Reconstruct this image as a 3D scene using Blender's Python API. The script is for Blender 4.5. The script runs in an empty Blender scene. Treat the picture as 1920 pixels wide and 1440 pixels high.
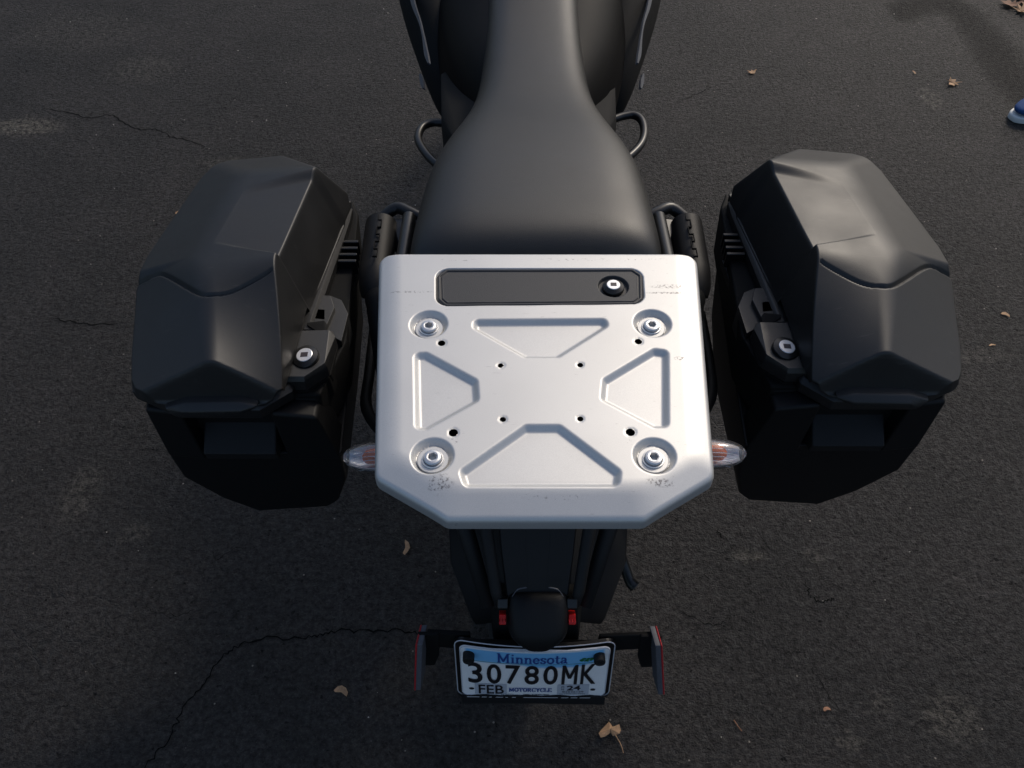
import bpy, bmesh, math, random
import numpy as np
from mathutils import Vector, Matrix, noise
R = math.radians
random.seed(7)
SC = bpy.context.scene
COL = SC.collection

# ------------------------------------------------------------------ camera
PITCH = 50.5            # degrees below the horizon
F = 1550.0              # focal length in pixels of a 1920 wide picture
CAMZ = 1.54
cam = bpy.data.cameras.new('camera')
cam.sensor_width = 36.0
cam.lens = F / 1920 * 36.0
cam.clip_start = 0.02
cam.clip_end = 500
camo = bpy.data.objects.new('camera', cam)
camo.location = (0, 0, CAMZ)
camo.rotation_euler = (R(90 - PITCH), 0, 0)
COL.objects.link(camo)
SC.camera = camo

# ------------------------------------------------------------------ light
SUN_AZ, SUN_EL = 36.0, 41.0     # azimuth from +Y (ahead) towards +X (right)
w = bpy.data.worlds.new('World')
SC.world = w
w.use_nodes = True
nt = w.node_tree
sky = nt.nodes.new('ShaderNodeTexSky')
sky.sky_type = 'NISHITA'
sky.sun_disc = False
sky.sun_elevation = R(SUN_EL)
sky.sun_rotation = R(SUN_AZ)
sky.air_density = 1.0
sky.dust_density = 2.4
sky.ozone_density = 1.1
bg = nt.nodes['Background']
bg.inputs['Strength'].default_value = 0.125
nt.links.new(sky.outputs['Color'], bg.inputs['Color'])
sl = bpy.data.lights.new('sun', 'SUN')
sl.energy = 1.6
sl.angle = R(9.0)
sl.color = (1.0, 0.90, 0.76)
so = bpy.data.objects.new('sun', sl)
d = Vector((math.sin(R(SUN_AZ)) * math.cos(R(SUN_EL)), math.cos(R(SUN_AZ)) * math.cos(R(SUN_EL)), math.sin(R(SUN_EL))))
so.rotation_euler = d.to_track_quat('Z', 'Y').to_euler()
so.location = (3, 3, 4)
COL.objects.link(so)
vs = SC.view_settings
vs.view_transform = 'Standard'
vs.look = 'None'
vs.gamma = 1.0
vs.exposure = 0.0
vs.use_curve_mapping = False

# ------------------------------------------------------------------ measuring helpers (picture point -> place)
CP, SP = math.cos(R(PITCH)), math.sin(R(PITCH))
def Z(px, py, z):
    """place where the sight line through a point of the photograph meets height z"""
    u, v = (px - 960) / F, (py - 720) / F
    k = (CAMZ - z) / (SP + v * CP)
    return (u * k, (CP - v * SP) * k, z)
def Y(px, py, y):
    u, v = (px - 960) / F, (py - 720) / F
    k = y / (CP - v * SP)
    return (u * k, y, CAMZ - (SP + v * CP) * k)

def smooth_path(pts, n=6):
    P = [Vector(p) for p in pts]; out = []
    for i in range(len(P) - 1):
        p0, p1, p2, p3 = P[max(i - 1, 0)], P[i], P[i + 1], P[min(i + 2, len(P) - 1)]
        for k in range(n):
            t = k / n
            out.append(0.5 * ((2 * p1) + (-p0 + p2) * t + (2 * p0 - 5 * p1 + 4 * p2 - p3) * t * t + (-p0 + 3 * p1 - 3 * p2 + p3) * t ** 3))
    out.append(P[-1]); return out
# ------------------------------------------------------------------ materials
def mat(name, color, rough=0.5, metal=0.0, spec=0.5, grain=0.0, gscale=900.0, bump=0.0, bscale=900.0, var=0.0, vscale=8.0, coat=0.0, alpha=None, trans=0.0, emit=None, sheen=0.0, rvar=0.0, scuff=0.0):
    m = bpy.data.materials.new(name)
    m.use_nodes = True
    n, l = m.node_tree.nodes, m.node_tree.links
    b = n['Principled BSDF']
    b.inputs['Base Color'].default_value = (*color, 1)
    b.inputs['Roughness'].default_value = rough
    b.inputs['Metallic'].default_value = metal
    b.inputs['Specular IOR Level'].default_value = spec
    b.inputs['Coat Weight'].default_value = coat
    b.inputs['Sheen Weight'].default_value = sheen
    if trans: b.inputs['Transmission Weight'].default_value = trans
    tc = n.new('ShaderNodeTexCoord')
    def noisen(scale, detail=3):
        t = n.new('ShaderNodeTexNoise')
        t.inputs['Scale'].default_value = scale
        t.inputs['Detail'].default_value = detail
        l.new(tc.outputs['Object'], t.inputs['Vector'])
        return t
    col = None
    if grain or var:
        mx = n.new('ShaderNodeMix'); mx.data_type = 'RGBA'; mx.blend_type = 'MULTIPLY'
        mx.inputs['Factor'].default_value = 1
        mx.inputs[6].default_value = (*color, 1)
        a = n.new('ShaderNodeMath'); a.operation = 'ADD'; a.inputs[1].default_value = 0
        parts = []
        for amt, sc in ((grain, gscale), (var, vscale)):
            if amt:
                t = noisen(sc)
                mr = n.new('ShaderNodeMapRange')
                mr.inputs[1].default_value = 0.3; mr.inputs[2].default_value = 0.7
                mr.inputs[3].default_value = 1 - amt; mr.inputs[4].default_value = 1 + amt
                l.new(t.outputs[0], mr.inputs[0]); parts.append(mr)
        if len(parts) == 2:
            mu = n.new('ShaderNodeMath'); mu.operation = 'MULTIPLY'
            l.new(parts[0].outputs[0], mu.inputs[0]); l.new(parts[1].outputs[0], mu.inputs[1]); src = mu
        else: src = parts[0]
        l.new(src.outputs[0], mx.inputs[7])
        l.new(mx.outputs[2], b.inputs['Base Color'])
    if scuff:
        mp = n.new('ShaderNodeMapping'); mp.inputs['Scale'].default_value = (1, 5, 1); mp.inputs['Rotation'].default_value = (0, .3, .7)
        l.new(tc.outputs['Object'], mp.inputs[0])
        t = n.new('ShaderNodeTexNoise'); t.inputs['Scale'].default_value = 34; t.inputs['Detail'].default_value = 6; t.inputs['Roughness'].default_value = .7
        l.new(mp.outputs[0], t.inputs['Vector'])
        q = n.new('ShaderNodeMapRange'); q.inputs[1].default_value = .60; q.inputs[2].default_value = .74; q.inputs[3].default_value = 0; q.inputs[4].default_value = scuff
        l.new(t.outputs[0], q.inputs[0])
        m2 = n.new('ShaderNodeMix'); m2.data_type = 'RGBA'; m2.inputs[7].default_value = (0.045, 0.043, 0.040, 1)
        l.new(q.outputs[0], m2.inputs[0])
        if grain or var: l.new(mx.outputs[2], m2.inputs[6])
        else: m2.inputs[6].default_value = (*color, 1)
        l.new(m2.outputs[2], b.inputs['Base Color'])
    if rvar:
        t = noisen(14, 5)
        mr = n.new('ShaderNodeMapRange'); mr.inputs[1].default_value = 0.3; mr.inputs[2].default_value = 0.7
        mr.inputs[3].default_value = rough - rvar; mr.inputs[4].default_value = rough + rvar
        l.new(t.outputs[0], mr.inputs[0]); l.new(mr.outputs[0], b.inputs['Roughness'])
    if bump:
        t = noisen(bscale, 2)
        bp = n.new('ShaderNodeBump'); bp.inputs['Strength'].default_value = bump
        bp.inputs['Distance'].default_value = 0.0006
        l.new(t.outputs[0], bp.inputs['Height']); l.new(bp.outputs[0], b.inputs['Normal'])
    return m

M = {}
M['case'] = mat('moulded_case_plastic', (0.0085, 0.0085, 0.0086), 0.50, spec=0.62, scuff=.6, grain=0.10, gscale=700, bump=0.25, bscale=1100, var=0.10, vscale=9, rvar=0.05)
M['case_low'] = mat('case_body_plastic', (0.005, 0.005, 0.0055), 0.55, spec=0.3, grain=0.1, gscale=700, bump=0.25, bscale=1100)
M['rail'] = mat('glass_filled_nylon', (0.009, 0.009, 0.009), 0.5, spec=0.75, grain=0.18, gscale=900, bump=0.3, bscale=1500)
M['seat'] = mat('seat_vinyl', (0.0105, 0.0105, 0.0100), 0.47, spec=0.64, scuff=.35, grain=0.06, gscale=900, bump=0.35, bscale=1400, var=0.05, vscale=10, rvar=0.03)
M['blackmetal'] = mat('black_painted_steel', (0.012, 0.012, 0.012), 0.35, spec=0.5, grain=0.1)
M['blackgloss'] = mat('gloss_black_rubber', (0.006, 0.006, 0.006), 0.36, spec=0.5)
M['black'] = mat('flat_black_plastic', (0.010, 0.010, 0.0105), 0.6, spec=0.3, grain=0.1, bump=0.2, bscale=1200)
M['blackdeep'] = mat('inner_black_plastic', (0.006, 0.006, 0.006), 0.75, spec=0.2)
M['tank'] = mat('satin_black_paint', (0.002, 0.002, 0.0024), 0.5, spec=0.08, var=0.05)
M['grey_decal'] = mat('pale_grey_decal', (0.06, 0.066, 0.08), 0.4, grain=0.1, gscale=200)
M['cover'] = mat('toolbox_cover_plastic', (0.035, 0.035, 0.036), 0.55, grain=0.12, gscale=800, bump=0.3, bscale=1200)
M['tyre'] = mat('tyre_rubber', (0.013, 0.013, 0.013), 0.8, bump=0.3, bscale=300)
M['steel'] = mat('zinc_plated_steel', (0.66, 0.66, 0.66), 0.38, metal=0.9, grain=0.05)
M['lockface'] = mat('lock_face_aluminium', (0.85, 0.85, 0.86), 0.35, metal=0.6, grain=0.05)
M['keyhole'] = mat('keyhole_dark', (0.05, 0.04, 0.045), 0.5)
M['orange'] = mat('amber_bulb', (0.8, 0.16, 0.02), 0.25)
M['red'] = mat('red_lens', (0.6, 0.010, 0.008), 0.35, spec=.3)
M['redtape'] = mat('red_reflector', (0.42, 0.02, 0.025), 0.4, grain=0.25, gscale=500)
M['tape_back'] = mat('reflector_backing', (0.085, 0.088, 0.10), 0.5, grain=0.15, gscale=300)
M['plate'] = mat('plate_white', (0.92, 0.90, 0.87), 0.38, grain=0.03, gscale=500, var=0.03, vscale=40)
M['ink'] = mat('plate_ink_black', (0.012, 0.010, 0.012), 0.45)
M['blueink'] = mat('plate_ink_blue', (0.02, 0.06, 0.26), 0.45)
M['green'] = mat('plate_ink_green', (0.02, 0.16, 0.05), 0.45, grain=0.3, gscale=300)
M['sticker'] = mat('sticker_silver', (0.50, 0.52, 0.56), 0.45, grain=0.04)
M['duct'] = mat('carrier_black', (0.005, 0.005, 0.005), 0.6, spec=0.25)
M['frame'] = mat('chromed_edge', (0.02, 0.02, 0.022), 0.25)
M['edge_white'] = mat('plate_edge_white', (0.6, 0.6, 0.62), 0.35)
M['leaf'] = mat('dry_leaf', (0.42, 0.25, 0.13), 0.7, grain=0.15, gscale=300, var=0.25, vscale=60)
M['leaf_dark'] = mat('dry_leaf_brown', (0.23, 0.11, 0.06), 0.7, grain=0.2, gscale=300, var=0.3, vscale=60)
M['shoe_blue'] = mat('blue_canvas', (0.008, 0.055, 0.19), 0.8, bump=0.5, bscale=900, grain=0.2)
M['shoe_white'] = mat('white_rubber', (0.75, 0.76, 0.74), 0.5, var=0.08)
M['alloy'] = mat('cast_alloy', (0.35, 0.35, 0.36), 0.4, metal=0.8)
M['stone'] = mat('pale_stone_chip', (0.5, 0.46, 0.4), 0.8, grain=0.3, gscale=400)

def plate_blue():
    m = bpy.data.materials.new('plate_blue_band'); m.use_nodes = True
    n, l = m.node_tree.nodes, m.node_tree.links
    b = n['Principled BSDF']; b.inputs['Roughness'].default_value = 0.38
    at = n.new('ShaderNodeAttribute'); at.attribute_name = 'fade'
    mx = n.new('ShaderNodeMix'); mx.data_type = 'RGBA'
    mx.inputs[6].default_value = (0.92, 0.90, 0.87, 1); mx.inputs[7].default_value = (0.20, 0.52, 0.84, 1)
    l.new(at.outputs['Fac'], mx.inputs['Factor']); l.new(mx.outputs[2], b.inputs['Base Color'])
    return m
M['plate_blue'] = plate_blue()

def glass():
    m = bpy.data.materials.new('clear_lens'); m.use_nodes = True
    b = m.node_tree.nodes['Principled BSDF']
    b.inputs['Base Color'].default_value = (0.93, 0.95, 0.98, 1)
    b.inputs['Roughness'].default_value = 0.08
    b.inputs['IOR'].default_value = 1.45
    b.inputs['Transmission Weight'].default_value = 0.97
    return m
M['glass'] = glass()

def rack_material():
    m = bpy.data.materials.new('silver_rack_paint'); m.use_nodes = True
    n, l = m.node_tree.nodes, m.node_tree.links
    b = n['Principled BSDF']
    b.inputs['Metallic'].default_value = 0.62
    b.inputs['Roughness'].default_value = 0.50
    tc = n.new('ShaderNodeTexCoord')
    def noi(scale, detail=3, rough=0.5):
        t = n.new('ShaderNodeTexNoise'); t.inputs['Scale'].default_value = scale
        t.inputs['Detail'].default_value = detail; t.inputs['Roughness'].default_value = rough
        l.new(tc.outputs['Object'], t.inputs['Vector']); return t
    def mr(src, a, b2, c, d2):
        q = n.new('ShaderNodeMapRange')
        q.inputs[1].default_value = a; q.inputs[2].default_value = b2; q.inputs[3].default_value = c; q.inputs[4].default_value = d2
        l.new(src, q.inputs[0]); return q.outputs[0]
    def ma(op, a, b2):
        q = n.new('ShaderNodeMath'); q.operation = op
        for i, s in enumerate((a, b2)):
            if isinstance(s, (int, float)): q.inputs[i].default_value = s
            else: l.new(s, q.inputs[i])
        return q.outputs[0]
    fine = mr(noi(1600, 2).outputs[0], 0.3, 0.7, 0.93, 1.07)
    big = mr(noi(12, 4).outputs[0], 0.3, 0.7, 0.96, 1.03)
    base = ma('MULTIPLY', fine, big)
    # scuffs: dark abraded spots in a few places of their own
    sep = n.new('ShaderNodeSeparateXYZ'); l.new(tc.outputs['Object'], sep.inputs[0])
    total = None
    SC_ = [((825, 905), .013, .011, 260, .53), ((1238, 902), .014, .0045, 420, .50), ((772, 547), .026, .0016, 420, .50),
           ((1255, 537), .022, .0035, 380, .50), ((1255, 549), .028, .0016, 420, .47), ((1275, 672), .007, .003, 380, .52), ((850, 826), .005, .006, 300, .56),
           ((1035, 927), .03, .004, 260, .58), ((1180, 822), .004, .009, 260, .57), ((1130, 487), .10, .0022, 320, .58), ((870, 487), .03, .002, 320, .57)]
    for (p, rx, ry, sc, th) in SC_:
        c = Z(p[0], p[1], .95)
        dx = ma('DIVIDE', ma('SUBTRACT', sep.outputs[0], c[0]), rx)
        dy = ma('DIVIDE', ma('SUBTRACT', sep.outputs[1], c[1]), ry)
        r2 = ma('ADD', ma('MULTIPLY', dx, dx), ma('MULTIPLY', dy, dy))
        fall = mr(r2, 0.2, 1.0, 1.0, 0.0)
        nn = mr(noi(sc, 4, .7).outputs[0], th, th + .06, 0, 1)
        s = ma('MULTIPLY', fall, nn)
        total = s if total is None else ma('MAXIMUM', total, s)
    # hair scratches all over, faint
    mp = n.new('ShaderNodeMapping'); mp.inputs['Scale'].default_value = (1, 7, 1); mp.inputs['Rotation'].default_value = (0, 0, .5)
    l.new(tc.outputs['Object'], mp.inputs[0])
    t = n.new('ShaderNodeTexNoise'); t.inputs['Scale'].default_value = 90; t.inputs['Detail'].default_value = 4
    l.new(mp.outputs[0], t.inputs['Vector'])
    hair = mr(t.outputs[0], .70, .74, 0, .35)
    total = ma('MAXIMUM', total, hair)
    mx = n.new('ShaderNodeMix'); mx.data_type = 'RGBA'; mx.blend_type = 'MULTIPLY'; mx.inputs[0].default_value = 1
    mx.inputs[6].default_value = (0.60, 0.595, 0.58, 1)
    l.new(base, mx.inputs[7])
    m2 = n.new('ShaderNodeMix'); m2.data_type = 'RGBA'
    l.new(ma('MULTIPLY', total, .75), m2.inputs[0]); l.new(mx.outputs[2], m2.inputs[6]); m2.inputs[7].default_value = (0.11, 0.10, 0.10, 1)
    l.new(m2.outputs[2], b.inputs['Base Color'])
    bp = n.new('ShaderNodeBump'); bp.inputs['Strength'].default_value = .12; bp.inputs['Distance'].default_value = .0004
    l.new(noi(1400, 2).outputs[0], bp.inputs['Height']); l.new(bp.outputs[0], b.inputs['Normal'])
    return m
M['rack'] = rack_material()

def asphalt():
    m = bpy.data.materials.new('worn_asphalt'); m.use_nodes = True
    n, l = m.node_tree.nodes, m.node_tree.links
    b = n['Principled BSDF']; b.inputs['Roughness'].default_value = 0.6
    b.inputs['Specular IOR Level'].default_value = 0.5
    tc = n.new('ShaderNodeTexCoord'); P = tc.outputs['Object']
    def noi(scale, detail=4, rough=0.55, dist=0.0, vec=None):
        t = n.new('ShaderNodeTexNoise'); t.inputs['Scale'].default_value = scale
        t.inputs['Detail'].default_value = detail; t.inputs['Roughness'].default_value = rough; t.inputs['Distortion'].default_value = dist
        l.new(vec or P, t.inputs['Vector']); return t.outputs[0]
    def vor(scale, feat='F1', vec=None):
        t = n.new('ShaderNodeTexVoronoi'); t.feature = feat; t.inputs['Scale'].default_value = scale
        l.new(vec or P, t.inputs['Vector']); return t
    def mr(src, a, b2, c, d2, smooth=False):
        q = n.new('ShaderNodeMapRange')
        if smooth: q.interpolation_type = 'SMOOTHSTEP'
        q.inputs[1].default_value = a; q.inputs[2].default_value = b2; q.inputs[3].default_value = c; q.inputs[4].default_value = d2
        l.new(src, q.inputs[0]); return q.outputs[0]
    def ma(op, a, b2=0.0):
        q = n.new('ShaderNodeMath'); q.operation = op
        for i, s in enumerate((a, b2)):
            if isinstance(s, (int, float)): q.inputs[i].default_value = s
            else: l.new(s, q.inputs[i])
        return q.outputs[0]
    def mix(f, a, c, mode='MIX'):
        q = n.new('ShaderNodeMix'); q.data_type = 'RGBA'; q.blend_type = mode
        for i, s in ((0, f), (6, a), (7, c)):
            if isinstance(s, (int, float)): q.inputs[i].default_value = s
            elif isinstance(s, tuple): q.inputs[i].default_value = (*s, 1)
            else: l.new(s, q.inputs[i])
        return q.outputs[2]
    # warped coordinates for fine crazing
    nv = n.new('ShaderNodeTexNoise'); nv.inputs['Scale'].default_value = 26; nv.inputs['Detail'].default_value = 4
    l.new(P, nv.inputs['Vector'])
    va = n.new('ShaderNodeVectorMath'); va.operation = 'MULTIPLY_ADD'
    l.new(nv.outputs['Color'], va.inputs[0]); va.inputs[1].default_value = (.05, .05, .0); l.new(P, va.inputs[2])
    W = va.outputs[0]
    base = mix(mr(noi(2.1, 3), .35, .65, 0, 1), (0.0165, 0.0143, 0.0141), (0.0285, 0.0245, 0.0236))
    grainf = mr(noi(420, 3, .7), .3, .7, .40, 1.6)
    base = mix(1.0, base, grainf, 'MULTIPLY')
    grain2 = ma('MULTIPLY', mr(noi(120, 3, .65), .35, .65, .50, 1.55), ma('MULTIPLY', mr(noi(5, 5, .65), .35, .65, .72, 1.30), mr(noi(30, 4, .7), .35, .65, .86, 1.16)))
    base = mix(1.0, base, grain2, 'MULTIPLY')
    # coloured chips of aggregate
    chips = vor(330)
    cc = n.new('ShaderNodeSeparateColor'); l.new(chips.outputs['Color'], cc.inputs[0])
    chipsel = ma('MULTIPLY', mr(cc.outputs[0], .90, .93, 0, 1), mr(chips.outputs['Distance'], .30, .42, 1, 0))
    base = mix(ma('MULTIPLY', chipsel, .55), base, (0.10, 0.085, 0.075))
    chips2 = vor(90)
    c2 = n.new('ShaderNodeSeparateColor'); l.new(chips2.outputs['Color'], c2.inputs[0])
    sel2 = ma('MULTIPLY', mr(c2.outputs[0], .987, .99, 0, 1), mr(chips2.outputs['Distance'], .12, .2, 1, 0))
    base = mix(sel2, base, (0.36, 0.32, 0.27))
    # dark pits, stretched a little sideways
    pits = mr(noi(62, 4, .65), .325, .37, 1, 0)
    base = mix(ma('MULTIPLY', pits, .75), base, (0.010, 0.010, 0.011))
    # pale dusty patches
    total = None
    for (p, rx, ry, amt) in [((45, 238), .16, .07, .9), ((150, 60), .3, .2, .18), ((265, 130), .16, .12, .28), ((425, 305), .12, .04, .35), ((150, 930), .05, .10, .35), ((255, 1000), .05, .03, .3),
                        ((1200, 40), .3, .35, .0), ((1745, 185), .05, .09, .5), ((1780, 1345), .07, .06, .55), ((1590, 1390), .03, .02, .5),
                        ((1405, 1045), .05, .02, .4), ((1525, 1040), .03, .02, .35), ((1855, 665), .09, .03, .3), ((1650, 1320), .03, .03, .35), ((1810, 670), .06, .02, .35)]:
        if not amt: continue
        c = Z(p[0], p[1], 0)
        sx = n.new('ShaderNodeSeparateXYZ'); l.new(W, sx.inputs[0])
        dx = ma('DIVIDE', ma('SUBTRACT', sx.outputs[0], c[0] + .025), rx); dy = ma('DIVIDE', ma('SUBTRACT', sx.outputs[1], c[1] + .025), ry)
        r2 = ma('ADD', ma('MULTIPLY', dx, dx), ma('MULTIPLY', dy, dy))
        s = ma('MULTIPLY', mr(r2, 0.0, 1.0, amt, 0.0, True), mr(noi(60, 5, .75), .42, .66, 0, 1))
        total = s if total is None else ma('MAXIMUM', total, s)
    base = mix(total, base, (0.24, 0.215, 0.17))
    # soft cast shadow painted into the colour as a curved dark band
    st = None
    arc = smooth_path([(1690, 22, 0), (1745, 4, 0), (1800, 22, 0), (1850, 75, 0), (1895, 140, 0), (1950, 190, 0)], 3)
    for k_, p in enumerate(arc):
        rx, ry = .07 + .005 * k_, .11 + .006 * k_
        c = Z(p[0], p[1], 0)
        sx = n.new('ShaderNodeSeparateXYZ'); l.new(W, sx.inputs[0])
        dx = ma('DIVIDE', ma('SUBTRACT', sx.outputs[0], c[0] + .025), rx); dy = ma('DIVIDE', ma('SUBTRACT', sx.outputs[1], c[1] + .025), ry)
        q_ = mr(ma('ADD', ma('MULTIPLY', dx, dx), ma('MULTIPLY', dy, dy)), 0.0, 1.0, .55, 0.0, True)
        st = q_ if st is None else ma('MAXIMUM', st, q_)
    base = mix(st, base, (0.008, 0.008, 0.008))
    # thin crazing
    ve = vor(13, 'DISTANCE_TO_EDGE', W)
    craze = mr(ve.outputs['Distance'], .006, .026, 1, 0)
    crmask = mr(noi(2.7, 3), .54, .66, 0, .8)
    craze = ma('MULTIPLY', craze, crmask)
    craze = ma('MULTIPLY', craze, mr(noi(9, 3), .40, .50, 0, 1))
    base = mix(ma('MULTIPLY', craze, .7), base, (0.010, 0.010, 0.010))
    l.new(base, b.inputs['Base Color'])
    l.new(ma('MULTIPLY', ma('MULTIPLY', .5, mr(noi(60, 4, .7), .35, .65, .60, 1.30)), ma('SUBTRACT', 1.0, ma('MAXIMUM', st, ma('MULTIPLY', pits, .7)))), b.inputs['Specular IOR Level'])  # specular also cut inside the painted shadow band and the pits
    h = ma('ADD', ma('MULTIPLY', noi(260, 4, .75), 1.5), ma('MULTIPLY', noi(105, 3, .65), 1.8))
    h = ma('ADD', h, ma('MULTIPLY', noi(18, 3, .6), .9))
    h = ma('SUBTRACT', h, ma('MULTIPLY', pits, .9))
    h = ma('SUBTRACT', h, ma('MULTIPLY', craze, .8))
    bp = n.new('ShaderNodeBump'); bp.inputs['Strength'].default_value = 1.0; bp.inputs['Distance'].default_value = 0.0125
    l.new(h, bp.inputs['Height']); l.new(bp.outputs[0], b.inputs['Normal'])
    return m
M['asphalt'] = asphalt()
M['crack'] = mat('dark_crack', (0.006, 0.006, 0.006), 0.95, spec=0.1)  # one even near-black for the crack strips

# ------------------------------------------------------------------ building helpers
def link(name, mesh, material=None, parent=None, smooth=False):
    if material is not None and len(mesh.materials) == 0: mesh.materials.append(material)
    if smooth: mesh.polygons.foreach_set('use_smooth', [True] * len(mesh.polygons))
    o = bpy.data.objects.new(name, mesh)
    COL.objects.link(o)
    if parent is not None:
        o.parent = parent
        o.matrix_parent_inverse = WM(parent).inverted()
    return o
def WM(o):
    m = o.matrix_basis.copy()
    if o.parent: m = WM(o.parent) @ o.matrix_parent_inverse @ m
    return m
def tag(o, label=None, cat=None, group=None, kind=None):
    if label: o['label'] = label
    if cat: o['category'] = cat
    if group: o['group'] = group
    if kind: o['kind'] = kind
    return o
def thing(name, label, cat, loc, group=None):
    o = bpy.data.objects.new(name, None)
    o.location = loc; o.empty_display_size = .1
    COL.objects.link(o)
    return tag(o, label, cat, group)
class MB:
    def __init__(s): s.bm = bmesh.new()
    def hull(s, pts, m=0):
        vs_ = [s.bm.verts.new(p) for p in pts]
        r = bmesh.ops.convex_hull(s.bm, input=vs_)
        dead = [v for v in r['geom_interior'] if isinstance(v, bmesh.types.BMVert)] + [v for v in r['geom_unused'] if isinstance(v, bmesh.types.BMVert)]
        fs = [f for f in r['geom'] if isinstance(f, bmesh.types.BMFace)]
        for f in fs: f.material_index = m
        if dead: bmesh.ops.delete(s.bm, geom=list(set(dead)), context='VERTS')
        return s
    def box(s, c, size, rot=(0, 0, 0), m=0):
        mt = Matrix.Translation(c)
        from mathutils import Euler
        mt = mt @ Euler(rot).to_matrix().to_4x4() @ Matrix.Diagonal((*size, 1))
        r = bmesh.ops.create_cube(s.bm, size=1, matrix=mt)
        for v in r['verts']:
            for f in v.link_faces: f.material_index = m
        return s
    def ring_loft(s, rings, cap=True, closed=True, m=0):
        R_ = [[s.bm.verts.new(p) for p in ring] for ring in rings]
        k = len(rings[0])
        for a, b in zip(R_, R_[1:]):
            for i in range(k if closed else k - 1):
                j = (i + 1) % k
                f = s.bm.faces.new((a[i], a[j], b[j], b[i])); f.material_index = m
        if cap:
            f = s.bm.faces.new(R_[0][::-1]); f.material_index = m
            f = s.bm.faces.new(R_[-1]); f.material_index = m
        return s
    def tube(s, pts, r, seg=12, m=0, flat=1.0):
        pts = [Vector(p) for p in pts]
        rs = r if isinstance(r, (list, tuple)) else [r] * len(pts)
        rings = []; up = None
        for i, p in enumerate(pts):
            t = (pts[min(i + 1, len(pts) - 1)] - pts[max(i - 1, 0)]).normalized()
            if up is None:
                up = Vector((0, 0, 1)) if abs(t.z) < .9 else Vector((0, 1, 0))
            a = t.cross(up)
            a = a.normalized(); bq = a.cross(t).normalized(); up = bq
            rings.append([p + a * math.cos(2 * math.pi * k / seg) * rs[i] + bq * math.sin(2 * math.pi * k / seg) * rs[i] * flat for k in range(seg)])
        return s.ring_loft(rings, m=m)
    def cyl(s, a, b, r, seg=32, m=0, r2=None):
        return s.tube([a, b], [r, r if r2 is None else r2], seg, m)
    def build(s, name, material, parent=None, bevel=0, seg=3, smooth=False, sub=0, mats=None, angle=35):
        bmesh.ops.recalc_face_normals(s.bm, faces=s.bm.faces[:])
        if bevel or angle:
            pass
        me = bpy.data.meshes.new(name)
        s.bm.to_mesh(me); s.bm.free()
        if mats:
            for q in mats: me.materials.append(q)
        o = link(name, me, material, parent)
        if bevel:
            bv = o.modifiers.new('bevel', 'BEVEL'); bv.width = bevel; bv.segments = seg; bv.limit_method = 'ANGLE'; bv.angle_limit = R(angle)
            bv.harden_normals = False
        if sub:
            sb = o.modifiers.new('sub', 'SUBSURF'); sb.levels = sub; sb.render_levels = sub
        if bevel or smooth or sub:
            me.polygons.foreach_set('use_smooth', [True] * len(me.polygons))
            if bevel:
                wn = o.modifiers.new('wn', 'WEIGHTED_NORMAL'); wn.keep_sharp = False; wn.weight = 80
        return o
def sdf_poly(X, Yc, poly):
    """signed distance to a polygon, negative inside"""
    P = np.array([(p[0], p[1]) for p in poly]); N = len(P)
    dmin = np.full(X.shape, 1e9); inside = np.zeros(X.shape, bool)
    for i in range(N):
        a, b = P[i], P[(i + 1) % N]
        ex, ey = b - a; wx, wy = X - a[0], Yc - a[1]
        t = np.clip((wx * ex + wy * ey) / (ex * ex + ey * ey), 0, 1)
        dmin = np.minimum(dmin, (wx - ex * t) ** 2 + (wy - ey * t) ** 2)
        cond = ((a[1] > Yc) != (b[1] > Yc))
        with np.errstate(divide='ignore', invalid='ignore'):
            xi = a[0] + (Yc - a[1]) * ex / (ey if ey != 0 else 1e-12)
        inside ^= cond & (X < xi)
    dd = np.sqrt(dmin)
    return np.where(inside, -dd, dd)
def rsdf(X, Yc, poly, r):
    """distance to polygon with corners rounded by r (the polygon keeps its outline)"""
    P = [Vector((p[0], p[1])) for p in poly]
    c = sum(P, Vector((0, 0))) / len(P)
    area = sum(P[i].x * P[(i + 1) % len(P)].y - P[(i + 1) % len(P)].x * P[i].y for i in range(len(P)))
    if area < 0: P = P[::-1]
    ins = []
    for i in range(len(P)):
        a, b, q = P[i - 1], P[i], P[(i + 1) % len(P)]
        d1, d2 = (b - a).normalized(), (q - b).normalized()
        n1, n2 = Vector((-d1.y, d1.x)), Vector((-d2.y, d2.x))
        h = (n1 + n2); h = h / max(h.length_squared / 2, .2)
        ins.append(b + h * r)
    return sdf_poly(X, Yc, [(p.x, p.y) for p in ins]) - r
def sstep(a, b, x):
    t = np.clip((x - a) / (b - a), 0, 1); return t * t * (3 - 2 * t)
def smin(a, b, k):
    h = np.clip(0.5 + 0.5 * (b - a) / k, 0, 1); return b + (a - b) * h - k * h * (1 - h)
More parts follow.
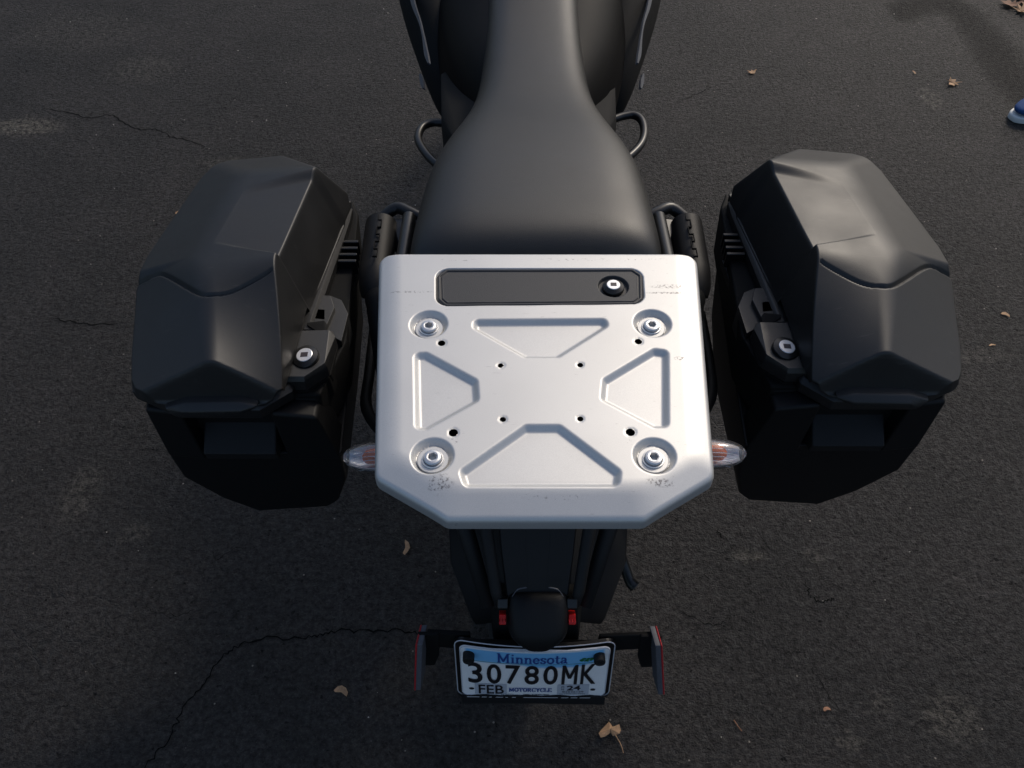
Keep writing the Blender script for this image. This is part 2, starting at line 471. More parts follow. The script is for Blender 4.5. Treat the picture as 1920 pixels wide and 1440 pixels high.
def sheet(X, Yc, Zc, skirt=0.0, holes=None, flip=False, under=None):
    """grid of points -> mesh, with an optional skirt down round its rim"""
    ny, nx = X.shape
    verts = np.stack([X, Yc, Zc], -1).reshape(-1, 3)
    idx = np.arange(nx * ny).reshape(ny, nx)
    q = np.stack([idx[:-1, :-1], idx[:-1, 1:], idx[1:, 1:], idx[1:, :-1]], -1).reshape(-1, 4)
    if holes is not None: q = q[~holes.reshape(-1)[q].all(axis=1)]
    faces = q
    if skirt:
        rim = np.concatenate([idx[0, :], idx[1:, -1], idx[-1, -2::-1], idx[-2:0:-1, 0]])
        low = verts[rim].copy(); low[:, 2] -= skirt
        base = len(verts); verts = np.vstack([verts, low]); k = len(rim)
        a = np.arange(k); b = (a + 1) % k
        sk = np.stack([rim[b], rim[a], base + a, base + b], -1)
        faces = np.vstack([faces, sk])
    if flip: faces = faces[:, ::-1]
    me = bpy.data.meshes.new('sheet')
    me.from_pydata(verts.tolist(), [], faces.tolist()); me.update()
    return me

BX = 0.028      # the motorcycle's centre line

# ================================================================== GROUND
mb = MB()
g = 60
mb.ring_loft([[(-g, -g, 0), (g, -g, 0)], [(-g, g, 0), (g, g, 0)]], cap=False, closed=False)
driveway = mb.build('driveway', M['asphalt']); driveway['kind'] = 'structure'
def crack(pts, wd, rough=1.0):
    P = [Vector(Z(*p, 0)) for p in pts]
    P = smooth_path(P, 7)
    out = []
    L, Rr = [], []
    rr = random.Random(int(pts[0][0] * 7 + pts[0][1]))
    for i, p in enumerate(P):
        t = (P[min(i + 1, len(P) - 1)] - P[max(i - 1, 0)]).normalized()
        nrm = Vector((-t.y, t.x, 0))
        off = nrm * rr.uniform(-1, 1) * .0045 * rough
        f = min(1, i / 6, (len(P) - 1 - i) / 6) if len(P) > 3 else 1
        hw = wd * (0.25 + .75 * f) * rr.uniform(.45, 1.25) / 2
        L.append(p + off + nrm * hw + Vector((0, 0, .0012))); Rr.append(p + off - nrm * hw + Vector((0, 0, .0012)))
    b = MB(); b.ring_loft([[a, c] for a, c in zip(L, Rr)], cap=False, closed=False)
    o = b.build('crack', M['crack'], driveway)
    return o
CR = [([(255, 1455), (300, 1405), (330, 1360), (345, 1320), (385, 1280), (410, 1240), (440, 1215), (490, 1198), (560, 1197), (600, 1190), (640, 1183), (700, 1184), (760, 1183), (800, 1190), (850, 1186)], .0031),
      ([(80, 203), (130, 212), (165, 221), (200, 216), (215, 219), (240, 235), (265, 244), (295, 243), (320, 257), (345, 262), (385, 274)], .0034),
      ([(100, 596), (130, 603), (170, 608), (245, 606)], .004),
      ([(370, 1085), (430, 1035), (485, 1028)], .0022), ([(270, 1135), (300, 1152), (345, 1152), (385, 1138)], .0022),
      ([(1520, 1245), (1545, 1290), (1590, 1345)], .0028), ([(1270, 1148), (1330, 1170), (1370, 1166)], .003), ([(1370, 1166), (1372, 1172)], .003),
      ([(1252, 1066), (1258, 1090), (1262, 1095)], .003), ([(1318, 1072), (1326, 1086), (1334, 1098)], .003), ([(1342, 990), (1350, 1002), (1358, 1010)], .004),
      ([(1440, 1208), (1475, 1222), (1500, 1226)], .002), ([(1255, 196), (1290, 184), (1320, 170), (1350, 160)], .003), ([(250, 640), (300, 650), (380, 640)], .0),
      ([(1512, 1090), (1516, 1110), (1528, 1124), (1550, 1128), (1562, 1120)], .0035), ([(1400, 1225), (1440, 1290), (1455, 1322)], .0018)]
for pts, wd in CR:
    if wd: crack(pts, wd * (1 if wd > .0032 or wd == .0031 else .65))

# ================================================================== MOTORCYCLE
moto = thing('motorcycle', 'black adventure motorcycle seen from behind and above, silver rear rack plate', 'motorcycle', (BX, 1.0, 0))

# ---- seat
def seat():
    # y, half width, top height, side drop
    S = [(.700, .146, .800, .03), (.712, .150, .842, .06), (.735, .1535, .880, .09), (.757, .1545, .900, .10), (.79, .154, .906, .11), (.84, .151, .905, .12), (.895, .1475, .902, .12),
         (.945, .1415, .898, .12), (.99, .131, .893, .12), (1.035, .1165, .886, .12), (1.075, .104, .880, .12), (1.12, .0935, .875, .12), (1.18, .086, .870, .11), (1.26, .0825, .867, .10), (1.36, .080, .867, .09), (1.50, .080, .874, .08), (1.62, .080, .888, .07), (1.74, .075, .90, .05)]
    rings = []
    for (y, hw, zt, dr) in S:
        ring = []
        n_ = 21
        for k in range(n_):
            a = math.pi * k / (n_ - 1)
            e = 2 / 5.0
            cx = math.copysign(abs(math.cos(a)) ** e, math.cos(a)); sz = abs(math.sin(a)) ** (2 / 3.6); d2 = dr * .62
            ring.append((.029 + (y - .75) * .012 + hw * 1.01 * cx, y, zt - d2 + d2 * sz - .005 * abs(cx) ** 3))
        ring.append((BX - hw * .9, y, zt - dr - .03)); ring.append((BX + hw * .9, y, zt - dr - .03))
        rings.append(ring)
    b = MB(); b.ring_loft(rings)
    return b.build('seat', M['seat'], moto, sub=2)
seat()

# ---- tank and shrouds
def side_loft(S, n_=18, e1=2.6, e2=2.4):
    rings = []
    for (y, hw, zt, zb) in S:
        ring = []
        for k in range(n_ * 2):
            a = math.pi * k / n_
            cx = math.copysign(abs(math.cos(a)) ** (2 / e1), math.cos(a)); sz = math.copysign(abs(math.sin(a)) ** (2 / e2), math.sin(a))
            ring.append((BX + .008 + hw * cx, y, (zt + zb) / 2 + (zt - zb) / 2 * sz))
        rings.append(ring)
    return rings
b = MB(); b.ring_loft(side_loft([(1.10, .05, .80, .70), (1.13, .075, .835, .62), (1.20, .112, .848, .60), (1.30, .145, .856, .60), (1.40, .17, .85, .60), (1.52, .185, .86, .62), (1.66, .185, .875, .66), (1.78, .15, .89, .72), (1.86, .09, .89, .78)]))
b.build('fuel_tank', M['tank'], moto, sub=1)
for s in (-1, 1):
    # side shroud: a curved shell, lower and outside the tank
    S = [(Z(851, 222, .66), .015), (Z(832, 200, .68), .03), (Z(812, 165, .70), .045), (Z(796, 125, .72), .055), (Z(778, 75, .74), .06), (Z(762, 30, .76), .06), (Z(748, -20, .78), .06), (Z(735, -80, .80), .05), (Z(735, -150, .82), .02)]
    rings = []
    for (p, hh) in S:
        xo = abs(p[0] - .036) + .004
        ring = []
        th = .02 + hh * .6
        for k in range(14):
            a = 2 * math.pi * k / 14
            ring.append((.036 + s * (xo - th + th * math.cos(a)), p[1], p[2] + hh * 1.2 * math.sin(a) - .02))
        rings.append(ring)
    b = MB(); b.ring_loft(rings)
    sh = b.build('side_shroud', M['blackdeep'], moto, sub=1)
    def strip(pts, z, name, m, wd):
        Pp = [Vector(Z(px, py, z)) for px, py in pts]
        Pp = [Vector((.036 + s * abs(q.x - .036), q.y, q.z)) for q in Pp]
        Pp = smooth_path(Pp, 5)
        b = MB()
        rg = []
        for i, q in enumerate(Pp):
            f = i / (len(Pp) - 1)
            ww = np.interp(f, [0, .15, .5, .85, 1], wd)
            rg.append([(q.x - s * ww * .5, q.y, q.z + ww * .5), (q.x + s * ww * .5, q.y, q.z - ww * .5), (q.x + s * ww * .5 - s * .003, q.y, q.z - ww * .5 - .003), (q.x - s * ww * .5 - s * .003, q.y, q.z + ww * .5 - .003)])
        b.ring_loft(rg)
        return b.build(name, m, sh)
    strip([(803, 118), (797, 95), (793, 70), (786, 40), (775, 10), (768, -20)], .80, 'graphic_stripe', M['grey_decal'], [.002, .0055, .002, .006, .006])
    strip([(793, 165), (790, 152), (787, 138)], .735, 'graphic_stripe', M['grey_decal'], [.002, .004, .006, .004, .002])
    rg = []
# ---- inner side panels between seat and shroud
for s in (-1, 1):
    b = MB()
    b.hull([(BX + s * .06, 1.02, .80), (BX + s * .105, 1.06, .80), (BX + s * .145, 1.20, .76), (BX + s * .155, 1.36, .76), (BX + s * .05, 1.4, .80), (BX + s * .07, 1.02, .55), (BX + s * .14, 1.2, .50), (BX + s * .14, 1.36, .5), (BX + s * .05, 1.4, .5)])
    b.build('side_panel', M['blackdeep'], moto, bevel=.01)

# ---- tie-down loops under the seat
for s in (-1, 1):
    pl = [(862, 236), (838, 232), (812, 230), (792, 238), (784, 258), (793, 280), (815, 305), (850, 330)]
    pr = [(1150, 224), (1168, 218), (1188, 216), (1203, 226), (1208, 248), (1202, 270), (1182, 292), (1150, 315)]
    pts = [Z(x, y, .72) for x, y in (pl if s < 0 else pr)]
    b = MB(); b.tube(smooth_path(pts, 5), .0070, 14)
    b.build('tube_loop', M['blackmetal'], moto, smooth=True)

# ---- grab handle clamps and tubes either side of the seat
for s in (-1, 1):
    c0 = -.186 if s < 0 else .248
    b = MB()
    # clamp body : a barrel round a fore-aft tube, drooping to the rear
    pth = [(c0, .930, .770), (c0, .925, .775), (c0, .835, .765), (c0 - s * .004, .815, .760), (c0 - s * .006, .805, .752)]
    b.tube(pth, [.013, .0225, .0228, .0250, .0235], 28)
    b.build('clamp_body', M['case_low'], moto, smooth=True, bevel=.002)
    cl = COL.objects[-1]
    # toothed parting line
    b = MB()
    ys = np.linspace(.925, .835, 7)
    zt = .797
    for i in range(len(ys) - 1):
        off = (.0026 if i % 2 else -.0026)
        b.box((c0 - s * .002 + off, (ys[i] + ys[i + 1]) / 2, zt - .0015 - (.0 if i < 5 else .001)), (.0009, abs(ys[0] - ys[1]), .003))
        b.box((c0 - s * .002, ys[i + 1], zt - .0015), (.0055, .0009, .003))
    b.build('parting_line', M['blackdeep'], moto)
    # lower tube that drops away behind the clamp
    b = MB()
    b.tube(smooth_path([(c0 - s * .006, .812, .760), (c0 - s * .008, .785, .752), (c0 - s * .012, .755, .725), (c0 - s * .018, .72, .67), (c0 - s * .03, .69, .60), (c0 - s * .06, .66, .54)], 6), [.0185] * 6 + [.017 - .0002 * q for q in range(25)], 20)
    b.build('carrier_tube', M['duct'], moto, smooth=True)
    # collar lines
    b = MB(); b.tube(smooth_path([(c0 - s * .006 - .0245, .818, .742), (c0 - s * .006 - .018, .822, .772), (c0 - s * .006 - .006, .834, .782), (c0 - s * .006, .838, .7845), (c0 - s * .006 + .006, .834, .782), (c0 - s * .006 + .018, .822, .772), (c0 - s * .006 + .0245, .818, .742)], 4), .0013, 6)
    b.build('collar_seam', M['blackdeep'], moto)
    # cross piece and upright next to the seat
    b = MB()
    b.tube(smooth_path([(c0 - s * .0, .94, .775), (c0 - s * .02, .95, .785), (c0 - s * .04, .94, .785), (c0 - s * .06, .93, .78), (c0 - s * .08, .92, .77)], 4), .009, 12)
    b.tube([(c0 - s * .041, .925, .79), (c0 - s * .041, .80, .80), (c0 - s * .041, .72, .81)], .0095, 14)
    b.hull([(c0 - s * .015, .93, .78), (c0 - s * .055, .93, .785), (c0 - s * .035, .86, .77), (c0 - s * .012, .9, .76), (c0 - s * .015, .93, .77), (c0 - s * .055, .93, .77), (c0 - s * .035, .86, .76)])
    b.build('grab_rail', M['blackmetal'], moto, smooth=True, bevel=.002)
    b = MB(); b.hull([(BX + s * .145, .70, .78), (BX + s * .155, .70, .80), (BX + s * .160, .90, .78), (BX + s * .14, .93, .80), (BX + s * .10, .60, .60), (BX + s * .13, .6, .62), (BX + s * .10, .95, .6), (BX + s * .13, .95, .62)])
    b.build('side_cover', M['blackdeep'], moto, bevel=.006)

# ---- luggage rack plate
ZR = .950
def rack():
    out = [(BX - .0821, .3480), (BX + .0821, .3480), (BX + .1461, .3885), (BX + .1704, .6675), (BX - .1704, .6675), (BX - .1461, .3885)]
    ny, nx = 330, 330
    ys = np.concatenate([[.3480, .3485, .3491], np.linspace(.3498, .6657, ny - 6), [.6664, .6670, .6675]])
    # row extents of the rounded outline
    lo = np.full(len(ys), BX + .0); hi = np.full(len(ys), BX + .18)
    for _ in range(40):
        mid = (lo + hi) / 2
        dd = rsdf(mid, ys, out, .011)
        ins = dd <= 1e-6
        lo = np.where(ins, mid, lo); hi = np.where(ins, hi, mid)
    half = lo - BX
    t = np.linspace(-1, 1, nx)
    t = np.sign(t) * (1 - (1 - np.abs(t)) ** 1.0)
    X = BX + t[None, :] * half[:, None]; Yc = np.repeat(ys[:, None], nx, 1)
    d_all = -rsdf(X, Yc, out, .011)
    def edge(i):
        a, b_ = np.array(out[i]), np.array(out[(i + 1) % 6]); e = b_ - a; L = np.hypot(*e)
        return (e[0] * (Yc - a[1]) - e[1] * (X - a[0])) / L
    dr, dr1, dr2 = edge(0), edge(1), edge(5)
    ds1, ds2 = edge(2), edge(4)
    top = np.zeros_like(X)
    k = .003
    top = smin(top, (ds1 - .0165) * .34, k); top = smin(top, (ds2 - .0165) * .34, k)
    top = smin(top, (dr - .028) * .38, k); top = smin(top, (dr1 - .024) * .38, k); top = smin(top, (dr2 - .024) * .38, k)
    rr_ = .0045
    dd = np.clip(d_all, 0, rr_)
    Zc = ZR + top - (rr_ - np.sqrt(np.maximum(rr_ ** 2 - (rr_ - dd) ** 2, 0)))
    # pressed recesses
    def px(*pp): return [Z(a, b_, ZR)[:2] for a, b_ in pp]
    pads = [px((884, 597), (1138, 595), (1144, 612), (1049, 672), (983, 672), (884, 616)),
            px((773, 660), (800, 658), (898, 711), (901, 752), (800, 808), (775, 806)),
            px((1127, 709), (1224, 651), (1256, 655), (1257, 804), (1226, 804), (1123, 750)),
            px((983, 794), (1051, 794), (1168, 882), (1164, 914), (867, 914), (857, 882))]
    dep = np.zeros_like(X)
    for p in pads:
        dep = np.maximum(dep, .0052 * sstep(0.0, -.0072, rsdf(X, Yc, p, .0075)))
    BOLTS = [(804, 612), (1222, 610), (811, 858), (1226, 858)]
    for i, (a, b_) in enumerate(BOLTS):
        c = Z(a, b_ + 1, ZR - .004)
        r_ = np.hypot(X - c[0], Yc - c[1])
        dep = np.maximum(dep, .0048 * sstep(.0195, .0146, r_)) + .0018 * (sstep(.0148, .0143, r_) - sstep(.0136, .0130, r_))
    # shallow seat for the toolbox cover
    dep = np.maximum(dep, .0045 * sstep(0, -.002, rsdf(X, Yc, px((816, 503), (1205, 503), (1210, 570), (816, 574)), .014)))
    Zc = Zc - dep
    holes = np.zeros(X.shape, bool)
    HO = [(828, 643, .0036), (1197, 640, .0036), (939, 685, .0028), (1088, 684, .0028), (943, 786, .0028), (1088, 785, .0028), (850, 811, .0041), (1182, 810, .0041)]
    for (a, b_, r0) in HO:
        c = Z(a, b_, ZR)
        dx, dy = X - c[0], Yc - c[1]; r_ = np.hypot(dx, dy) + 1e-9
        inn = r_ < r0; ring = (r_ >= r0) & (r_ < r0 + .0012)
        near = (np.abs(r_ - r0) < .00062)
        X = np.where(near, c[0] + dx / r_ * r0, X); Yc = np.where(near, c[1] + dy / r_ * r0, Yc)
        holes |= (inn | near)
        Zc = np.where(ring | near, Zc - .0004, Zc)
    me = sheet(X, Yc, Zc, skirt=.0085, holes=holes)
    o = link('luggage_rack', me, M['rack'], moto, smooth=True)
    # underside (stops light through the holes)
    b = MB()
    def off(i, s_): return (BX + (out[i][0] - BX) * s_, .5 + (out[i][1] - .5) * s_)
    b.hull([(*off(i, .955), ZR - .0175) for i in range(6)] + [(*off(i, .955), ZR - .012) for i in range(6)])
    b.build('rack_underside', M['blackdeep'], o)
    for i, (a, b_) in enumerate(BOLTS):
        c = Vector(Z(a, b_ - 1, ZR - .0045 + .006))
        z0 = ZR - .0048
        q = MB()
        def ringz(r, z, n_=40): return [(c.x + r * math.cos(2 * math.pi * k / n_), c.y + r * math.sin(2 * math.pi * k / n_), z) for k in range(n_)]
        q.ring_loft([ringz(.0134, z0 - .0002), ringz(.0134, z0 + .0018), ringz(.0130, z0 + .0023), ringz(.002, z0 + .0023)])
        q.build('washer', M['rack'], o, smooth=False)
        q = MB()
        zb = z0 + .0022
        q.ring_loft([ringz(.0094, zb - .0002), ringz(.0096, zb + .0010), ringz(.0092, zb + .0016), ringz(.0084, zb + .0017), ringz(.0076, zb + .0008),
                     ringz(.0078, zb + .0040), ringz(.0070, zb + .0048), ringz(.0052, zb + .0052), ringz(.0050, zb + .0052)], cap=False)
        a0 = random.uniform(0, 1)
        def hexr(r, z, n_=40):
            out_ = []
            for k in range(n_):
                an = 2 * math.pi * k / n_
                m_ = ((an + a0) % (math.pi / 3)) - math.pi / 6
                rr2 = r * math.cos(math.pi / 6) / math.cos(m_)
                out_.append((c.x + rr2 * math.cos(an), c.y + rr2 * math.sin(an), z))
            return out_
        q.ring_loft([ringz(.0050, zb + .0052), hexr(.0042, zb + .0050), hexr(.0040, zb - .001)], cap=False)
        q.ring_loft([hexr(.0040, zb - .001), hexr(.0002, zb - .0016)], cap=False)
        q.build('bolt', M['steel'], o, smooth=True, angle=30)
        COL.objects[-1].data.polygons.foreach_set('use_smooth', [False] * len(COL.objects[-1].data.polygons))
    # toolbox cover
    return o
rack_o = rack()
def cover():
    def P(*pp): return [Z(a, b_, ZR)[:2] for a, b_ in pp]
    poly = P((835, 503), (1188, 502), (1207, 515), (1208, 562), (1193, 573), (833, 576), (818, 563), (817, 517))
    xs = np.linspace(min(p[0] for p in poly), max(p[0] for p in poly), 330)
    ys = np.linspace(min(p[1] for p in poly), max(p[1] for p in poly), 110)
    # row extents
    cx, cy = np.mean(poly, axis=0)
    def ext(sign):
        lo = np.full(len(ys), cx); hi = np.full(len(ys), cx + sign * .14)
        for _ in range(36):
            mid = (lo + hi) / 2; ins = rsdf(mid, ys, poly, .006) <= 1e-6
            lo = np.where(ins, mid, lo); hi = np.where(ins, hi, mid)
        return lo
    L_, R_ = ext(-1), ext(1)
    t = np.linspace(0, 1, 330)
    X = L_[:, None] + (R_ - L_)[:, None] * t[None, :]; Yc = np.repeat(ys[:, None], 330, 1)
    dd = -rsdf(X, Yc, poly, .006)
    Zc = ZR - .0025 + .0032 * sstep(0, .003, dd) - .0016 * (sstep(.0042, .0050, dd) - sstep(.0056, .0066, dd))
    Zc = Zc - .0006 * sstep(.006, .007, dd)
    c = Z(1150, 537, ZR)
    r_ = np.hypot(X - c[0], Yc - c[1])
    Zc = Zc - .004 * sstep(.0158, .0148, r_)
    me = sheet(X, Yc, Zc, skirt=.004)
    o = link('toolbox_cover', me, M['cover'], moto, smooth=True)
    lock(c[0], c[1], ZR - .003, o, .0112, 0)
    return o
def lock(x, y, z, parent, r, tilt, up=None, key_r=.62):
    up = Vector(up or (0, 0, 1)).normalized()
    ax = Vector((1, 0, 0)); ay = up.cross(ax).normalized(); ax = ay.cross(up).normalized()
    qt = Matrix((ax, ay, up)).transposed()
    C0 = Vector((x, y, z))
    def T(px_, py_, pz_): return C0 + qt @ Vector((px_, py_, pz_))
    def rg(rr2, zz, n_=36): return [T(rr2 * math.cos(2 * math.pi * k / n_), rr2 * math.sin(2 * math.pi * k / n_), zz) for k in range(n_)]
    q = MB(); q.ring_loft([rg(r, -.004), rg(r, .0022), rg(r * .96, .0032), rg(r * key_r * 1.08, .0050), rg(r * key_r * 1.02, .0050)])
    q.build('lock_barrel', M['blackgloss'], parent, smooth=True, angle=30)
    COL.objects[-1].data.polygons.foreach_set('use_smooth', [False] * len(COL.objects[-1].data.polygons))
    q = MB(); q.ring_loft([rg(r * key_r, .004), rg(r * key_r, .0056), rg(r * key_r * .94, .0060)])
    q.build('lock_face', M['lockface'], parent)
    q = MB(); kw, kh = r * .27, r * .20
    q.ring_loft([[T(-kw, -kh, .0058), T(kw, -kh, .0058), T(kw, kh, .0058), T(-kw, kh, .0058)], [T(-kw, -kh, .0063), T(kw, -kh, .0063), T(kw, kh, .0063), T(-kw, kh, .0063)]])
    q.build('keyhole', M['keyhole'], parent)
cover()

# ---- frame plates and heat shield low down between the rack and the cases
b = MB(); b.hull([(-.10, .56, .72), (-.150, .60, .70), (-.172, .68, .68), (-.190, .80, .68), (-.10, .85, .68), (-.10, .66, .60), (-.150, .68, .60), (-.17, .72, .58), (-.17, .82, .56), (-.10, .85, .56)])
b.build('frame_plate', M['duct'], moto, bevel=.004)
b = MB(); b.tube(smooth_path([(-.215, .90, .60), (-.208, .78, .62), (-.195, .68, .66), (-.15, .60, .70)], 5), .008, 12); b.build('carrier_rail', M['duct'], moto, smooth=True)
b = MB(); b.hull([(.15, .56, .72), (.205, .60, .70), (.255, .68, .68), (.272, .84, .68), (.16, .88, .68), (.16, .66, .60), (.21, .68, .60), (.25, .74, .56), (.26, .86, .55), (.16, .88, .55)])
b.build('heat_shield', M['duct'], moto, bevel=.004)
b = MB(); b.tube(smooth_path([(.292, .90, .62), (.284, .78, .64), (.262, .68, .68), (.21, .60, .72)], 5), .008, 12); b.build('carrier_rail', M['duct'], moto, smooth=True)

# ---- rack support and tail structure
b = MB()
b.hull([(BX - .09, .40, ZR - .02), (BX + .09, .40, ZR - .02), (BX + .11, .64, ZR - .02), (BX - .11, .64, ZR - .02), (BX - .07, .47, .80), (BX + .07, .47, .80), (BX + .10, .70, .76), (BX - .10, .70, .76)])
b.build('rack_support', M['blackdeep'], moto, bevel=.004)
def tail():
    # centre panel, steep, running down to the lamp cap
    cx = Z(1009, 1000, .75)[0]
    def row(y, z, hw): return [(cx - .0 - hw, y, z - .006), (cx - hw * .97, y, z), (cx - hw * .33, y, z), (cx - hw * .30, y - .001, z - .0022), (cx - hw * .27, y, z),
                               (cx + hw * .27, y, z), (cx + hw * .30, y - .001, z - .0022), (cx + hw * .33, y, z), (cx + hw * .97, y, z), (cx + hw, y, z - .006)]
    b = MB(); top = [row(.56, .84, .060), row(.47, .755, .0445), row(.435, .72, .040), row(.405, .685, .0345), row(.398, .672, .033)]
    b.ring_loft([r_ + [(r_[-1][0], r_[-1][1] + .02, r_[-1][2] - .03), (r_[0][0], r_[0][1] + .02, r_[0][2] - .03)] for r_ in top])
    b.build('tail_panel', M['black'], moto, bevel=.0012, seg=2)
    # rails either side
    for s in (-1, 1):
        b = MB()
        b.tube([(cx + s * .080, .56, .83), (cx + s * .060, .47, .752), (cx + s * .046, .405, .688), (cx + s * .042, .395, .672)], [.009, .0075, .0065, .005], 12, flat=.8)
        b.tube([(cx + s * .098, .56, .80), (cx + s * .082, .47, .72), (cx + s * .055, .40, .66)], [.012, .010, .008], 12, flat=.8)
        b.build('tail_rail', M['black'], moto, smooth=True)
        b = MB()
        b.box((cx + s * .0385, .386, .662), (.0078, .014, .012), (R(-45), 0, 0))
        b.build('lamp_end', M['red'], moto, bevel=.001)
        e = COL.objects[-1]
        b = MB()
        for k in (-1, 0, 1):
            b.box((cx + s * .0385 + k * .0032, .379, .669), (.0008, .012, .0012), (R(-45), 0, 0))
        b.build('lens_rib', M['redtape'], e)
        b = MB(); b.box((cx + s * .0385, .397, .677), (.012, .010, .012), (R(-45), 0, 0)); b.build('lamp_socket', M['blackgloss'], moto, bevel=.0015)
        # wide inner fender side
        b = MB()
        b.hull([Z(1009 + s * 168, 985, .62), Z(1009 + s * 165, 1060, .60), Z(1009 + s * 128, 1160, .57), Z(1009 + s * 120, 1172, .565), Z(1009 + s * 55, 1165, .60), Z(1009 + s * 60, 985, .70),
                Z(1009 + s * 60, 800, .62), Z(1009 + s * 160, 800, .60), Z(1009 + s * 60, 900, .52)])
        b.build('inner_fender', M['black'], moto, bevel=.004)
    # rear lamp cap
    rings = []
    for (t, hw, th) in [(0, .030, .010), (.03, .033, .018), (.2, .0345, .024), (.5, .0345, .026), (.68, .0335, .026), (.80, .028, .023), (.92, .017, .017), (1.0, .008, .010)]:
        y_ = .404 - .050 * t; z_ = .686 - .050 * t
        ring = []
        for k in range(24):
            a = 2 * math.pi * k / 24
            u_ = math.copysign(abs(math.cos(a)) ** .40, math.cos(a)) * hw; v_ = math.copysign(abs(math.sin(a)) ** .7, math.sin(a)) * th
            ring.append((cx + .001 + u_, y_ - v_ * .62 + .008, z_ + v_ * .75 - .008))
        rings.append(ring)
    b = MB(); b.ring_loft(rings); b.build('tail_lamp_cap', M['case_low'], moto, sub=1)
    for s in (-1, 1):
        b = MB()
        b.tube(smooth_path([(cx + s * .028, .396, .694), (cx + s * .022, .402, .6985), (cx + s * .012, .404, .6995)], 4), [.0004] * 4 + [.0008] * 4 + [.0004], 8)
        b.build('cap_trim', M['tape_back'], moto)
    # mudguard below, behind the licence plate
    b = MB()
    b.hull([(cx - .045, .41, .66), (cx + .045, .41, .66), (cx - .05, .385, .60), (cx + .05, .385, .60), (cx - .035, .375, .47), (cx + .035, .375, .47), (cx - .035, .40, .47), (cx + .035, .40, .47), (cx - .06, .46, .62), (cx + .06, .46, .62)])
    b.build('mudguard', M['blackdeep'], moto, bevel=.006)
    # side stand foot poking out
    b = MB(); b.tube(smooth_path([Z(1160, 1030, .45), Z(1172, 1065, .43), Z(1180, 1088, .42), Z(1190, 1100, .415)], 4), [.008] * 9 + [.009] * 3 + [.010], 10)
    b.build('swingarm_hook', M['blackmetal'], moto, smooth=True)
tail()

# ---- turn signals
for s in (-1, 1):
    tip = Z(644, 857, .78) if s < 0 else Z(1398, 850, .78)
    c = Vector((tip[0] - s * .050, tip[1] + .0, tip[2]))
    def lens_rings(sc, n_=28, ribs=True):
        rings = []
        for i in range(22):
            t = i / 21
            xx = -.045 + .095 * t
            rad = sc * (1 - max(0, (xx + .005) / .056) ** 2.6) ** .5 if xx > -.005 else sc
            rad = max(rad, .0015)
            ring = []
            for k in range(n_):
                a = 2 * math.pi * k / n_
                rb = 1 + (.02 * math.cos(a * n_ / 2) if ribs else 0)
                ring.append((c.x + s * xx, c.y + math.cos(a) * rad * .80 * rb, c.z + math.sin(a) * rad * .70 * rb + .0))
            rings.append(ring)
        return rings
    b = MB(); b.ring_loft(lens_rings(.0235), cap=False)
    ts = b.build('turn_signal', M['glass'], moto, smooth=True, mats=None)
    sd = ts.modifiers.new('shell', 'SOLIDIFY'); sd.thickness = .0014; sd.offset = -1
    b = MB()
    for k in range(5):
        yy = c.y - .004 - k * .0032
        b.tube([(c.x - s * .035, yy, c.z + .0165 - k * .0032), (c.x + s * .02, yy, c.z + .0150 - k * .0032), (c.x + s * (.038 - k * .002), yy, c.z + .010 - k * .003)], .00055, 6)
    b.build('lens_rib', M['glass'], ts)
    b = MB(); bmesh.ops.create_uvsphere(b.bm, u_segments=16, v_segments=10, radius=.0095, matrix=Matrix.Translation((c.x + s * .016, c.y, c.z)) @ Matrix.Diagonal((1.4, 1, 1, 1)))
    b.build('bulb', M['orange'], ts, smooth=True)
    # reflector bowl
    b = MB()
    rr = []
    for i in range(8):
        t = i / 7
        xx = -.045 + .090 * t
        r_ = .0205 * (1 - max(0, (xx + .005) / .058) ** 2.6) ** .5 if xx > -.005 else .0205
        rr.append([(c.x + s * xx, c.y + math.cos(a) * r_ * .8, c.z + math.sin(a) * r_ * .7) for a in [math.pi + math.pi * k / 12 for k in range(13)]])
    b.ring_loft(rr, cap=False, closed=False); b.build('reflector_bowl', M['lockface'], ts, smooth=True)
    b = MB(); b.tube([(c.x - s * .042, c.y, c.z), (c.x - s * .07, c.y + .004, c.z), (c.x - s * .11, c.y + .02, c.z)], [.0225, .015, .012], 18)
    b.build('signal_stem', M['black'], moto, smooth=True)
    b = MB(); b.hull([(c.x + s * .015, c.y + .025, c.z - .03), (c.x + s * .02, c.y + .10, c.z - .02), (c.x - s * .06, c.y + .03, c.z - .01), (c.x - s * .06, c.y + .12, c.z), (c.x - s * .06, c.y + .03, c.z - .05), (c.x - s * .0, c.y + .06, c.z - .05)])
    b.build('signal_bracket', M['black'], moto, bevel=.006)

